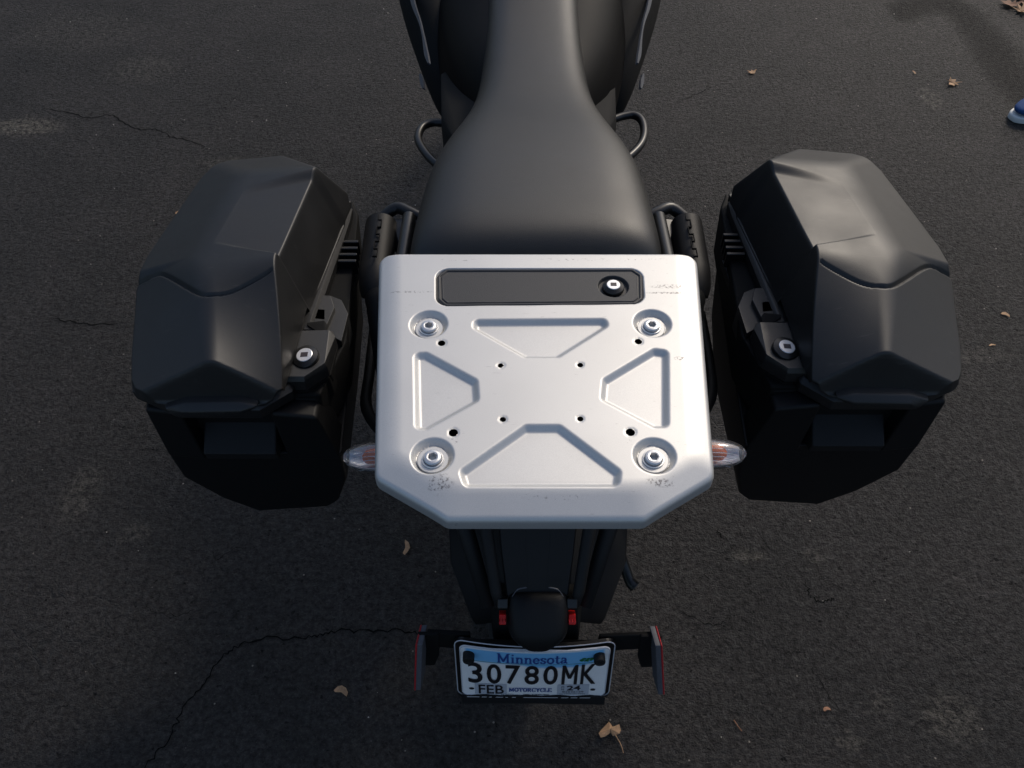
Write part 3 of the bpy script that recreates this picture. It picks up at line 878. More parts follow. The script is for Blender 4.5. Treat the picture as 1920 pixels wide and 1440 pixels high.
# ---- licence plate
PC = Vector((.0265, .3635, .568)); PU = Vector((1, 0, -.026)).normalized(); PV = Vector((0, .021, .104)).normalized(); PN = PU.cross(PV).normalized()
if PN.y > 0: PN = -PN
def pp(u, v, off=0.0):
    v = .05 + (v - .05) * 1.075
    bow = .0085 * (1 - (u / .089) ** 2) * (0.55 + .45 * v / .051)
    return PC + PU * u + PV * v + PN * (off + bow)
def pgrid(name, u0, u1, v0, v1, off, m, parent, nu=40, nv=10, rcorner=0, thick=.0):
    us = np.linspace(u0, u1, nu); vs2 = np.linspace(v0, v1, nv)
    if rcorner:
        # denser near ends, narrow the rows at the rounded corners
        a = np.linspace(0, math.pi / 2, 7)
        e = rcorner * (1 - np.cos(a)); vs2 = np.concatenate([v0 + e, np.linspace(v0 + rcorner, v1 - rcorner, nv)[1:-1], (v1 - e)[::-1]])
    verts, faces = [], []
    for v in vs2:
        ins = 0
        if rcorner:
            q = min(v - v0, v1 - v)
            if q < rcorner: ins = rcorner - math.sqrt(max(rcorner ** 2 - (rcorner - q) ** 2, 0))
        for u in np.linspace(u0 + ins, u1 - ins, nu): verts.append(tuple(pp(u, v, off)))
    nv = len(vs2)
    for i in range(nv - 1):
        for j in range(nu - 1): faces.append((i * nu + j, i * nu + j + 1, (i + 1) * nu + j + 1, (i + 1) * nu + j))
    if thick:
        rim = [j for j in range(nu)] + [i * nu + nu - 1 for i in range(1, nv)] + [(nv - 1) * nu + j for j in range(nu - 2, -1, -1)] + [i * nu for i in range(nv - 2, 0, -1)]
        k0 = len(verts)
        for r_ in rim: verts.append(tuple(Vector(verts[r_]) - PN * thick))
        for i in range(len(rim)):
            j = (i + 1) % len(rim); faces.append((rim[i], rim[j], k0 + j, k0 + i))
        faces.append(tuple(range(k0, k0 + len(rim))))
    me = bpy.data.meshes.new(name); me.from_pydata(verts, [], faces); me.update()
    return link(name, me, m, parent, smooth=False)
plate = pgrid('license_plate', -.0875, .0875, -.0500, .0500, .0012, M['plate'], moto, 60, 14, rcorner=.009, thick=.0012)
frame = pgrid('plate_backing', -.0935, .0935, -.0640, .0530, -.0040, M['blackgloss'], moto, 50, 14, rcorner=.011, thick=.004)
# bright outer rim line of the backing
def ring_line(hu, hv0, hv1, r, off, rad, m, parent, name):
    pts = []
    n_ = 10
    for (cu, cv, a0) in ((hu - r, hv1 - r, 0), (-hu + r, hv1 - r, 90), (-hu + r, hv0 + r, 180), (hu - r, hv0 + r, 270)):
        for k in range(n_ + 1):
            a = R(a0 + 90 * k / n_); pts.append((cu + r * math.cos(a), cv + r * math.sin(a)))
    full = []
    for i in range(len(pts)):
        a, c = pts[i], pts[(i + 1) % len(pts)]
        L = math.hypot(c[0] - a[0], c[1] - a[1]); k = max(1, int(L / .006))
        for j in range(k): full.append((a[0] + (c[0] - a[0]) * j / k, a[1] + (c[1] - a[1]) * j / k))
    full.append(full[0])
    b = MB(); b.tube([pp(u, v, off) for u, v in full], rad, 6)
    return b.build(name, m, parent, smooth=True)
ring_line(.0930, -.0560, .0528, .011, -.0030, .0007, M['edge_white'], frame, 'rim_line')
ring_line(.0868, -.0490, .0493, .0088, .0014, .0006, M['edge_white'], plate, 'rim_line')
# black lower lip hiding the foot of the plate
b = MB()
rg = []
for k in range(30):
    u = -.088 + .176 * k / 29
    z0 = -.0475 - .0012 * math.sin(k * .9) * (1 if k % 3 else 0)
    rg.append([pp(u, z0, .0016), pp(u, z0, .004), pp(u, -.0640, .004), pp(u, -.0640, -.002)])
b.ring_loft(rg); b.build('plate_lip', M['black'], frame)
# small white ticks left showing along the lip
b = MB()
for (u0, u1) in ((-.081, -.066), (-.063, -.057), (-.054, -.051), (-.046, -.037), (-.034, -.031), (-.026, -.0215), (-.012, .03), (.034, .043), (.046, .054), (.057, .070)):
    n_ = max(2, int((u1 - u0) / .004))
    rg = [[pp(u0 + (u1 - u0) * k / n_, -.0475, .0045), pp(u0 + (u1 - u0) * k / n_ - .001, -.0488, .0045)] for k in range(n_ + 1)]
    b.ring_loft(rg, cap=False, closed=False)
b.build('edge_tick', M['edge_white'], frame)
# blue sky band
def blueband():
    nu, nv = 120, 40
    u = np.linspace(-.0835, .0835, nu); v = np.linspace(.008, .0485, nv)
    verts = []; fade = []
    for vv in v:
        for uu in u:
            verts.append(tuple(pp(uu, vv, .0015)))
            f = 1 - sstep(.0450, .0480, vv)
            low = .0240 - .0018 * math.sin((uu + .08) * 16) - (.006 if uu > .0 else .006 * max(0, 1 + uu / .02)) * (1 if uu < .05 else max(0, 1 - (uu - .05) / .02))
            f *= sstep(low - .004, low + .002, vv)
            f *= sstep(-.0825, -.078, uu) * (1 - sstep(.078, .0825, uu))
            fade.append(float(f))
    faces = [(i * nu + j, i * nu + j + 1, (i + 1) * nu + j + 1, (i + 1) * nu + j) for i in range(nv - 1) for j in range(nu - 1)]
    me = bpy.data.meshes.new('blue_band'); me.from_pydata(verts, [], faces); me.update()
    at = me.attributes.new('fade', 'FLOAT', 'POINT'); at.data.foreach_set('value', fade)
    link('blue_band', me, M['plate_blue'], plate)
    b = MB(); rg = []
    for k in range(50):
        uu = -.074 + .148 * k / 49
        low = .0240 - .0018 * math.sin((uu + .08) * 16)
        rg.append([pp(uu, low - .0003, .0017), pp(uu, low + .0004, .0017)])
    b.ring_loft(rg, cap=False, closed=False); b.build('shore_line', M['green'], plate)
blueband()
def text(s, u0, u1, v0, v1, m, name, bold=0.0, off=.0022, space=1.0):
    cu = bpy.data.curves.new(name, 'FONT'); cu.body = s; cu.size = 1; cu.offset = bold; cu.space_character = space
    cu.fill_mode = 'FRONT'; cu.resolution_u = 4
    to = bpy.data.objects.new(name, cu); COL.objects.link(to)
    dg = bpy.context.evaluated_depsgraph_get()
    me = bpy.data.meshes.new_from_object(to.evaluated_get(dg))
    COL.objects.unlink(to); bpy.data.objects.remove(to)
    co = np.empty(len(me.vertices) * 3); me.vertices.foreach_get('co', co); co = co.reshape(-1, 3)
    x0, x1, y0, y1 = co[:, 0].min(), co[:, 0].max(), co[:, 1].min(), co[:, 1].max()
    for i, vtx in enumerate(me.vertices):
        u = u0 + (co[i, 0] - x0) / (x1 - x0) * (u1 - u0); v = v0 + (co[i, 1] - y0) / (y1 - y0) * (v1 - v0)
        vtx.co = pp(u, v, off)
    me.materials.clear()
    return link(name, me, m, plate)
# stroke letters with serifs for the state name and the word below
def strokes(s, u0, u1, v0, v1, m, name, wd, caps=False):
    G = {'M': (1.05, [[(.12, 0), (.12, 1)], [(.12, 1), (.5, .12)], [(.5, .12), (.88, 1)], [(.88, 1), (.88, 0)], [(0, 0), (.26, 0)], [(.74, 0), (1.02, 0)], [(0, 1), (.16, 1)], [(.84, 1), (1.02, 1)]]),
         'i': (.34, [[(.17, 0), (.17, .62)], [(.02, 0), (.32, 0)], [(.04, .62), (.17, .62)], [(.17, .86), (.17, .95)]]),
         'n': (.66, [[(.14, 0), (.14, .62)], [(.0, 0), (.27, 0)], [(.02, .62), (.14, .62)], [(.14, .45), (.28, .62), (.44, .62), (.52, .45), (.52, 0)], [(.40, 0), (.65, 0)]]),
         'e': (.54, [[(.06, .33), (.50, .33), (.46, .52), (.28, .63), (.10, .50), (.05, .3), (.12, .08), (.30, 0), (.50, .12)]]),
         's': (.50, [[(.44, .5), (.38, .6), (.22, .63), (.08, .52), (.12, .38), (.38, .25), (.44, .12), (.30, 0), (.12, .02), (.05, .16)]]),
         'o': (.60, [[(.30, 0), (.12, .08), (.05, .31), (.12, .55), (.30, .63), (.48, .55), (.55, .31), (.48, .08), (.30, 0)]]),
         't': (.40, [[(.17, .86), (.17, .12), (.26, 0), (.38, .06)], [(.02, .62), (.36, .62)]]),
         'a': (.56, [[(.08, .5), (.2, .63), (.36, .6), (.42, .48), (.42, .1), (.55, 0)], [(.42, .36), (.16, .3), (.05, .15), (.14, 0), (.30, .03), (.42, .14)]]),
         'O': (.86, [[(.42, 0), (.16, .12), (.06, .5), (.16, .88), (.42, 1), (.68, .88), (.78, .5), (.68, .12), (.42, 0)]]),
         'T': (.80, [[(.38, 0), (.38, 1)], [(.24, 0), (.52, 0)], [(.04, .78), (.04, 1), (.72, 1), (.72, .78)]]),
         'R': (.84, [[(.14, 0), (.14, 1)], [(.0, 0), (.28, 0)], [(.0, 1), (.48, 1), (.62, .78), (.48, .52), (.14, .52)], [(.4, .52), (.66, 0), (.80, 0)]]),
         'C': (.80, [[(.72, .75), (.62, .95), (.38, 1), (.14, .85), (.06, .5), (.14, .14), (.38, 0), (.62, .05), (.72, .25)], [(.72, .75), (.72, 1)]]),
         'Y': (.80, [[(.08, 1), (.38, .48), (.68, 1)], [(.38, .48), (.38, 0)], [(.24, 0), (.52, 0)], [(0, 1), (.2, 1)], [(.56, 1), (.76, 1)]]),
         'L': (.72, [[(.14, 1), (.14, 0), (.64, 0), (.64, .26)], [(0, 0), (.14, 0)], [(0, 1), (.28, 1)]]),
         'E': (.76, [[(.66, .24), (.66, 0), (.14, 0), (.14, 1), (.62, 1), (.62, .8)], [(0, 0), (.14, 0)], [(0, 1), (.14, 1)], [(.14, .52), (.44, .52)]])}
    tot = sum(G[c][0] + .08 for c in s)
    b = MB(); x = 0
    ky = v1 - v0; kx = (u1 - u0) / tot
    for c in s:
        for st in G[c][1]:
            for (a, d_) in zip(st, st[1:]):
                A = Vector((u0 + (x + a[0]) * kx, v0 + a[1] * ky)); D = Vector((u0 + (x + d_[0]) * kx, v0 + d_[1] * ky))
                t = (D - A).normalized(); n2 = Vector((-t.y, t.x)) * (wd if abs(t.y) > .5 else wd * .55) / 2
                A = A - t * wd * .18; D = D + t * wd * .18
                q = [A + n2, D + n2, D - n2, A - n2]
                b.bm.faces.new([b.bm.verts.new(pp(w_.x, w_.y, .0022)) for w_ in q])
        x += G[c][0] + .08
    return b.build(name, m, plate)
strokes('Minnesota', -.0435, .0385, .0255, .0435, M['blueink'], 'state_name', .0022)
strokes('MOTORCYCLE', -.0300, .0222, -.0385, -.0305, M['blueink'], 'vehicle_word', .00135)
xs = -.0780
cw = [.0185, .0185, .0185, .0175, .0180, .0190, .0190]
chars = '30780MK'
u = -.0780
step = (.0715 + .0780) / 7
for i, ch in enumerate(chars):
    a = -.0808 + i * (.1565 / 7) + .0020
    if ch == 'M':
        b = MB()
        for (p_, q_) in (((a + .0016, -.0215), (a + .0016, .0205)), ((a + .0165, -.0215), (a + .0165, .0205)), ((a + .0020, .0195), (a + .00905, -.0085)), ((a + .0161, .0195), (a + .00905, -.0085))):
            hw_ = .0019
            b.bm.faces.new([b.bm.verts.new(pp(x_, y_, .0022)) for x_, y_ in ((p_[0] - hw_, p_[1]), (q_[0] - hw_, q_[1]), (q_[0] + hw_, q_[1]), (p_[0] + hw_, p_[1]))])
        b.build('plate_character', M['ink'], plate)
    else:
        text(ch, a, a + .0172 + (.0014 if ch == 'K' else 0), -.0215, .0205, M['ink'], 'plate_character', bold=.014)
pgrid('month_sticker', -.0715, -.0330, -.0460, -.0225, .0017, M['sticker'], plate, 8, 3)
pgrid('year_sticker', .0285, .0670, -.0455, -.0225, .0017, M['sticker'], plate, 8, 3)
text('FEB', -.0670, -.0365, -.0442, -.0250, M['ink'], 'month_text', bold=.01)
text('24', .0400, .0565, -.0350, -.0245, M['ink'], 'year_text', bold=.02)
text('M', .0335, .0365, -.0290, -.0255, M['ink'], 'year_text')
text('N', .0335, .0365, -.0345, -.0305, M['ink'], 'year_text')
text('B2636159', .0350, .0605, -.0400, -.0368, M['ink'], 'serial_text')
text('C1100010C3046', .0315, .0630, -.0443, -.0420, M['ink'], 'serial_text')
text('30780MK', -.0400, -.0240, -.0470, -.0445, M['ink'], 'serial_text', space=1.3)
b = MB()
r2 = random.Random(3)
for k in range(22):
    u_ = -.0125 + k * .00148
    wq = r2.uniform(.0004, .0011)
    b.ring_loft([[pp(u_, -.0470, .0019), pp(u_, -.0448, .0019)], [pp(u_ + wq, -.0470, .0019), pp(u_ + wq, -.0448, .0019)]], cap=False, closed=False)
b.build('stamped_code', M['ink'], plate)
for (cu, cv, ru, rv) in ((-.0755, -.0345, .0031, .0022), (.0718, -.0345, .0031, .0022)):
    b = MB()
    b.bm.faces.new([b.bm.verts.new(pp(cu + ru * math.cos(2 * math.pi * k / 20), cv + rv * math.sin(2 * math.pi * k / 20), .0019)) for k in range(20)])
    b.build('plate_hole', M['ink'], plate)
b = MB()
r2 = random.Random(5)
for k in range(16):
    cu, cv, rr2 = r2.uniform(.054, .067), r2.uniform(.0270, .0325), r2.uniform(.0014, .0026)
    b.bm.faces.new([b.bm.verts.new(pp(cu + rr2 * math.cos(2 * math.pi * q / 9), cv + rr2 * .8 * math.sin(2 * math.pi * q / 9), .0019 + k * .00002)) for q in range(9)])
b.build('printed_trees', M['green'], plate)
for (cu, cv) in ((-.0765, .0355), (.0745, .0355)):
    b = MB()
    def rp(r_, o_): return [pp(cu, cv, 0) + PU * r_ * math.cos(2 * math.pi * k / 24) + PV * r_ * math.sin(2 * math.pi * k / 24) + PN * o_ for k in range(24)]
    b.ring_loft([rp(.0068, .0), rp(.0068, .010), rp(.0062, .0115), rp(.0040, .0118), rp(.0030, .0105)])
    b.build('plate_bolt', M['black'], moto, smooth=False)
# bracket arms and reflectors
for s in (-1, 1):
    b = MB()
    x0 = PC.x + s * .085; xr = Z(788, 1235, .57)[0] if s < 0 else Z(1234, 1238, .57)[0]
    zt = .626 if s < 0 else .620
    b.hull([(x0 - s * .01, .383, zt - .006), (x0 - s * .01, .383, zt - .050), (xr - s * .012, .383, zt), (xr - s * .012, .383, zt - .040), (x0 - s * .01, .388, zt - .006), (x0 - s * .01, .388, zt - .050), (xr - s * .012, .388, zt), (xr - s * .012, .388, zt - .040)])
    b.hull([(xr - s * .001, .385, zt), (xr - s * .026, .385, zt), (xr - s * .022, .385, zt - .062), (xr - s * .001, .385, zt - .095), (xr - s * .014, .385, zt - .095),
            (xr - s * .001, .381, zt), (xr - s * .026, .381, zt), (xr - s * .022, .381, zt - .062), (xr - s * .001, .381, zt - .095), (xr - s * .014, .381, zt - .095)])
    b.build('plate_bracket', M['blackdeep'], moto, bevel=.0015, seg=2)
for s in (-1, 1):
    if s < 0: top, bot = Vector(Z(790, 1190, .625)), Vector(Z(787, 1276, .545))
    else: top, bot = Vector(Z(1230, 1192, .625)), Vector(Z(1235, 1284, .540))
    def quad(xo, y_half, p, ya):
        return [(p.x + xo, p.y - y_half, p.z), (p.x + xo - s * ya, p.y + y_half, p.z)]
    b = MB(); b.hull([v_ for p in (top, bot) for xo in (-s * .002, s * .004) for v_ in quad(xo, .012, p, .004)])
    rf = b.build('side_reflector', M['tape_back'], moto, bevel=.001, seg=2)
    b = MB(); b.hull([v_ for p in (top + Vector((0, 0, .001)), bot - Vector((0, 0, .001))) for xo in (s * .004, s * .0060) for v_ in quad(xo, .012, p, .004)])
    b.build('red_face', M['redtape'], rf, bevel=.001, seg=2)

# ---- running gear, mostly hidden
def wheel(y, r, w_, name):
    def ringy(rad, xx): return [(BX + xx, y + rad * math.cos(2 * math.pi * k / 64), r + rad * math.sin(2 * math.pi * k / 64)) for k in range(64)]
    b = MB()
    prof = [(r - .075, -w_ * .35), (r - .05, -w_ * .48), (r - .02, -w_ * .45), (r - .004, -w_ * .25), (r, 0), (r - .004, w_ * .25), (r - .02, w_ * .45), (r - .05, w_ * .48), (r - .075, w_ * .35), (r - .075, -w_ * .35)]
    b.ring_loft([ringy(a, c) for a, c in prof], cap=False)
    wh = b.build(name, M['tyre'], moto, smooth=True)
    b = MB()
    b.ring_loft([ringy(a, c) for a, c in [(r - .095, -w_ * .3), (r - .072, -w_ * .36), (r - .072, w_ * .36), (r - .095, w_ * .3), (r - .095, -w_ * .3)]], cap=False)
    for k in range(18):
        a = 2 * math.pi * k / 18
        b.tube([(BX + (.03 if k % 2 else -.03), y + .03 * math.cos(a), r + .03 * math.sin(a)), (BX, y + (r - .09) * math.cos(a + .2), r + (r - .09) * math.sin(a + .2))], .002, 6)
    b.cyl((BX - .05, y, r), (BX + .05, y, r), .032, 24)
    b.build('wheel_rim', M['alloy'], wh)
wheel(.76, .315, .13, 'rear_tyre')
wheel(2.27, .335, .09, 'front_tyre')
b = MB()
b.hull([(BX - .13, 1.15, .30), (BX + .13, 1.15, .30), (BX - .13, 1.55, .32), (BX + .13, 1.55, .32), (BX - .10, 1.2, .62), (BX + .10, 1.2, .62), (BX + .09, 1.5, .66), (BX - .09, 1.5, .66)])
b.hull([(BX - .10, .62, .70), (BX + .10, .62, .70), (BX - .07, 1.2, .66), (BX + .07, 1.2, .66), (BX - .09, .55, .74), (BX + .09, .55, .74), (BX - .07, 1.2, .84), (BX + .07, 1.2, .84), (BX - .11, .70, .82), (BX + .11, .70, .82)])
b.build('engine_and_subframe', M['blackdeep'], moto, bevel=.01)
for s in (-1, 1):
    b = MB(); b.tube([(BX + s * .075, .76, .32), (BX + s * .07, 1.2, .42)], .022, 12); b.build('swingarm', M['blackmetal'], moto, smooth=True)
    b = MB(); b.tube([(BX + s * .085, 1.78, .88), (BX + s * .085, 2.27, .335)], .024, 14); b.build('fork_leg', M['blackmetal'], moto, smooth=True)
b = MB(); b.tube([(BX + .14, .72, .50), (BX + .15, .76, .50), (BX + .155, .95, .46), (BX + .12, 1.15, .38)], [.045, .052, .05, .025], 20)
b.build('muffler', M['black'], moto, smooth=True)
b = MB(); b.hull([(BX - .14, 1.86, .90), (BX + .14, 1.86, .90), (BX - .11, 2.02, .90), (BX + .11, 2.02, .90), (BX - .10, 1.90, 1.12), (BX + .10, 1.90, 1.12), (BX - .12, 1.9, .78), (BX + .12, 1.9, .78)])
b.build('front_fairing', M['tank'], moto, bevel=.02)

# ---- pannier carriers (fixed to the motorcycle) and the cases themselves
CXM = .038
def mir(s, p):    # p is given for the left case with positive outward x
    return (-p[0], p[1], p[2]) if s < 0 else (2 * CXM + .006 + p[0], p[1] + .008, p[2] + .006)
def case(s):
    side = 'left' if s < 0 else 'right'
    lab = ('hard black pannier case left of the rack plate, lid duller and greyer' if s < 0 else
           'hard black pannier case right of the rack plate, its lid front catching warm sun')
    base = mir(s, (.34, .80, .44))
    t = thing('pannier', lab, 'pannier', base, 'hard pannier cases either side of the motorcycle')
    # ---------- lid
    N1, N2 = 270, 190
    ys = np.linspace(.5985, 1.022, N1)
    # plan outline: inner x and outer x along the length
    xin = np.interp(ys, [.5985, .602, .61, .746, .960, .972, .985, 1.003, 1.013, 1.022], [.300, .278, .267, .263, .234, .238, .262, .300, .324, .350])
    xout = np.interp(ys, [.5985, .600, .604, .612, .625, .66, .72, .76, .81, .88, .96, .985, 1.005, 1.016, 1.022], [.395, .415, .433, .445, .453, .463, .475, .484, .482, .467, .449, .434, .412, .390, .368])
    tt = np.linspace(0, 1, N2)
    # concentrate columns at the two rims
    tt = .5 - .5 * np.cos(math.pi * (tt * .8 + .1)); tt = (tt - tt[0]) / (tt[-1] - tt[0])
    X = xin[:, None] + (xout - xin)[:, None] * tt[None, :]
    Yc = np.repeat(ys[:, None], N2, 1)
    def plane(a, b_, c):
        a, b_, c = map(np.array, (a, b_, c)); n_ = np.cross(b_ - a, c - a)
        return a[2] - (n_[0] * (X - a[0]) + n_[1] * (Yc - a[1])) / n_[2]
    k = .006
    ridge = np.interp(Yc, [.60, .752, .926, 1.02], [.277, .285, .264, .250])
    D, M1, M2, E = (.284, .740, .872), (.362, .700, .858), (.340, .612, .838), (.272, .612, .800)
    H, OS = (.462, .612, .768), (.478, .755, .800)
    zt = plane((.270, .926, .872), (.284, .752, .872), (.385, .80, .860))
    z_out = plane((.380, .78, .862), (.365, .93, .862), (.474, .80, .820))
    xo_line = np.interp(Yc, [.60, .72, .76, .81, .88, .96, 1.02], [.470, .483, .483, .476, .463, .452, .44])
    z_edge = .777 + (xout[:, None] - X) * 4.5
    xc = .362 - (.70 - Yc) * .25; zr_ = .872 - (.74 - Yc) * .5625; zc_ = .858 - (.70 - Yc) * .227
    xo_ = .476 - (.755 - Yc) * .16; zo_ = .806 - (.755 - Yc) * .15; xrr = np.interp(Yc, [.60, .752], [.277, .284])
    z_ri = zr_ + (zc_ - zr_) * (X - xrr) / (xc - xrr); z_ro = zc_ + (zo_ - zc_) * (X - xc) / (xo_ - xc)
    z_ri = z_ri + np.maximum(0, Yc - .760) * 1.2; z_ro = z_ro + np.maximum(0, Yc - .765) ** 1.5 * 8
    z_rear = plane((.30, .612, .830), (.45, .612, .830), (.35, .600, .775))
    z_fc = plane((.262, .928, .872), (.331, 1.008, .835), (.233, .972, .790))
    z_f1 = plane((.26, .930, .872), (.36, .925, .865), (.33, 1.005, .835))
    z_f2 = plane((.30, 1.008, .835), (.40, 1.000, .835), (.35, 1.020, .790))
    # steep inner face
    xin_r = np.interp(Yc, [.60, .746, .985, 1.02], [.267, .263, .233, .230])
    slope = (.872 - .785) / np.maximum(ridge - xin_r, .012)
    z_in = .787 + (X - xin_r) * slope
    z = smin(zt, z_out, .006); z = smin(z, z_edge, .010)
    zr = smin(z_ri, z_ro, .009)
    z = smin(z, zr, .007)
    z = smin(z, z_fc, .006); z = smin(z, z_f1, .006); z = smin(z, z_f2, .006)
    z = smin(z, z_rear, .006)
    z = smin(z, z_in, .0065)
    # corners of the plan
    # pressed panel on the top, deep at the ridge and running out sideways
    pan = [(.250, .930), (.345, .890), (.398, .792), (.250, .762)]
    P4 = [(.20, .945), (.264, .926), (.352, .897), (.371, .785), (.284, .756), (.20, .735)]
    dp = sdf_poly(X, Yc, P4)
    xe_ = np.interp(Yc, [.785, .897], [.371, .352]); outw = np.clip((xe_ - X) / .11, 0, 1)
    e_ = np.array([.088, -.029]); dfront = np.abs((X - .264) * e_[1] - (Yc - .926) * e_[0]) / np.hypot(*e_)
    rear_e = sstep(.0, -.004, dp)
    z = z - .0110 * outw * rear_e * sstep(0, .018, dfront)
    # front wall of that panel is long and shallow
    # seam line
    seam = [(.487, .762), (.478, .766), (.452, .795), (.437, .797), (.405, .770), (.378, .745), (.365, .741), (.345, .745), (.305, .775), (.292, .782), (.283, .778)]
    seam = [Z(px_, py_, zz) for (px_, py_, zz) in [(248, 560, .78), (262, 548, .795), (300, 530, .815), (318, 530, .825), (350, 541, .845), (376, 551, .855), (400, 552, .857), (430, 546, .858), (470, 528, .861), (500, 513, .864), (509, 509, .864)]]
    sp = smooth_path([Vector((-p[0], p[1], 0)) for p in seam], 5)
    dm = np.full(X.shape, 1e9)
    for a, c in zip(sp, sp[1:]):
        ex, ey = c.x - a.x, c.y - a.y; L2 = ex * ex + ey * ey + 1e-12
        q = np.clip(((X - a.x) * ex + (Yc - a.y) * ey) / L2, 0, 1)
        dm = np.minimum(dm, (X - a.x - ex * q) ** 2 + (Yc - a.y - ey * q) ** 2)
    dm = np.sqrt(dm)
    z = z - .0045 * (1 - sstep(.0009, .0023, dm))
    z = np.maximum(z, .776)
    xx = -X if s < 0 else 2 * CXM + .006 + X
    dy_, dz_ = (0, 0) if s < 0 else (.008, .006)
    me = sheet(xx, Yc + dy_, z + dz_, skirt=.003, flip=(s < 0))
    link('lid', me, M['case'], t, smooth=True)
    # ---------- rim band below the lid
    b = MB()
    out = [(ya, xi, xo) for ya, xi, xo in zip(ys[::18], xin[::18], xout[::18])] + [(ys[-1], xin[-1], xout[-1])]
    pts = []
    for (ya, xi, xo) in out:
        for zz, e in ((.7735, -.0025), (.768, .0025), (.754, .002), (.750, .0)):
            yy = .81 + (ya - .81) * (1 + e / .21)
            pts += [mir(s, (xi - e, yy, zz)), mir(s, (xo + e, yy, zz))]
    b.hull(pts); b.build('rim_band', M['case'], t, bevel=.0035, seg=3, angle=25)
    # ---------- body
    b = MB()
    def H_(pts): b.hull([mir(s, p) for p in pts])
    H_([(.236, .632, .745), (.446, .632, .749), (.452, .985, .749), (.245, .985, .745), (.236, .632, .660), (.452, .632, .660), (.452, .97, .660), (.235, .97, .660)])      # set-back upper part
    H_([(.400, .606, .749), (.444, .612, .749), (.455, .66, .749), (.400, .66, .749), (.400, .612, .640), (.450, .618, .640), (.466, .66, .640), (.400, .66, .640)])              # cheeks
    H_([(.238, .608, .738), (.292, .606, .749), (.292, .66, .749), (.238, .66, .738), (.222, .612, .640), (.292, .612, .640), (.292, .66, .640), (.225, .66, .640)])
    H_([(.221, .612, .655), (.450, .616, .655), (.466, .70, .655), (.460, .960, .655), (.238, .960, .655),
        (.228, .625, .575), (.455, .628, .575), (.462, .70, .575), (.452, .93, .575), (.240, .93, .575),
        (.262, .660, .462), (.286, .672, .424), (.394, .664, .424), (.43, .650, .484), (.420, .90, .45), (.390, .90, .424), (.286, .90, .424), (.262, .90, .455)])
    b.build('body', M['case_low'], t, bevel=.005, seg=3)
    # sloping sill of the hand recess
    b = MB(); H_([(.300, .634, .698), (.393, .634, .698), (.393, .600, .672), (.300, .600, .672), (.300, .634, .655), (.393, .634, .655), (.393, .604, .655), (.300, .604, .655)])
    b.build('recess_sill', M['black'], t, bevel=.0025)
    # hexagonal lip
    b = MB()
    lp = [Y(308, 766, .592), Y(345, 757, .592), Y(450, 755, .592), Y(484, 762, .592), Y(462, 775, .590), Y(325, 779, .590)]
    lp = [(-p[0], p[1], p[2]) for p in lp]
    H_([(p[0], p[1], p[2]) for p in lp] + [(p[0], .615, p[2]) for p in lp] + [(lp[1][0], .584, lp[1][2] - .006), (lp[2][0], .584, lp[2][2] - .006), (lp[4][0] + .008, .584, lp[4][2] + .003), (lp[5][0] - .008, .584, lp[5][2] + .003)])
    b.build('pull_lip', M['case'], t, bevel=.002)
    # ---------- front hinge knob on the outside
    b = MB(); H_([(.462, .955, .78), (.482, .955, .775), (.470, .99, .775), (.455, .99, .775), (.462, .955, .74), (.484, .955, .74), (.470, .995, .74), (.455, .995, .74)])
    b.build('hinge', M['case_low'], t, bevel=.003)
    # ---------- inner mounting rail, moulded flange with a slot
    b = MB()
    zf = .770
    def F_(pp_, z1=zf, d_=.010):
        q = [Z(a, c, z1) for a, c in pp_]; q = [(-p[0], p[1], p[2]) for p in q]
        H_(q + [(p[0], p[1], p[2] - d_) for p in q])
    F_([(568, 575), (594, 556), (617, 450), (632, 430), (658, 362), (664, 362), (640, 440), (598, 560), (606, 576)], d_=.006) if False else None
    F_([(566, 577), (569, 573), (652, 374), (657, 377)], d_=.012)
    F_([(568, 577), (572, 570), (609, 461), (628, 440), (632, 440), (596, 556)], d_=.012)
    F_([(569, 575), (600, 553), (620, 554), (627, 576), (608, 620), (585, 600)], d_=.03)
    F_([(620, 554), (640, 562), (653, 588), (640, 640), (612, 625), (627, 576)], z1=.762, d_=.04)
    F_([(566, 577), (574, 596), (610, 600), (610, 580)], d_=.03)
    b.build('rail_flange', M['rail'], t, bevel=.0012, seg=2)
    # rail flank
    b = MB()
    q = [Z(a, c, .752) for a, c in [(560, 600), (660, 372), (672, 400), (640, 500), (650, 640), (600, 740), (540, 740)]]
    q = [(-p[0], p[1], p[2]) for p in q]
    H_(q + [(p[0] + .006, p[1], p[2] - .09) for p in q])
    b.build('rail_flank', M['blackdeep'], t, bevel=.004)
    # latch body, with its lock
    b = MB()
    zl = .782
    top = [(553, 620), (617, 619), (609, 680), (570, 706), (529, 706)]
    out_ = [(550, 622), (624, 619), (629, 629), (614, 687), (571, 714), (524, 714)]
    q = [Z(a, c, zl) for a, c in top]; q2 = [Z(a, c + 2, zl - .006) for a, c in out_]
    q = [(-p[0], p[1], p[2]) for p in q]; q2 = [(-p[0], p[1], p[2]) for p in q2]
    H_(q + q2 + [(p[0], p[1], p[2] - .016) for p in q2])
    b.build('latch', M['rail'], t, bevel=.0009, seg=2, angle=25)
    lt = COL.objects[-1]
    b = MB()
    q3 = [(p[0], p[1] + .004, p[2] - .019) for p in q2]
    H_(q3 + [(p[0], p[1] + .006, p[2] - .020) for p in q3])
    cq = [sum(p[i] for p in q2) / len(q2) for i in range(3)]
    q4 = [(cq[0] + (p[0] - cq[0]) * .93, cq[1] + (p[1] - cq[1]) * .95, cq[2] - .020) for p in q2]
    H_(q4 + [(p[0], p[1] + .004, p[2] - .040) for p in q4])
    b.build('latch_base', M['blackdeep'], t, bevel=.002)
    # tongue between latch and rail
    b = MB()
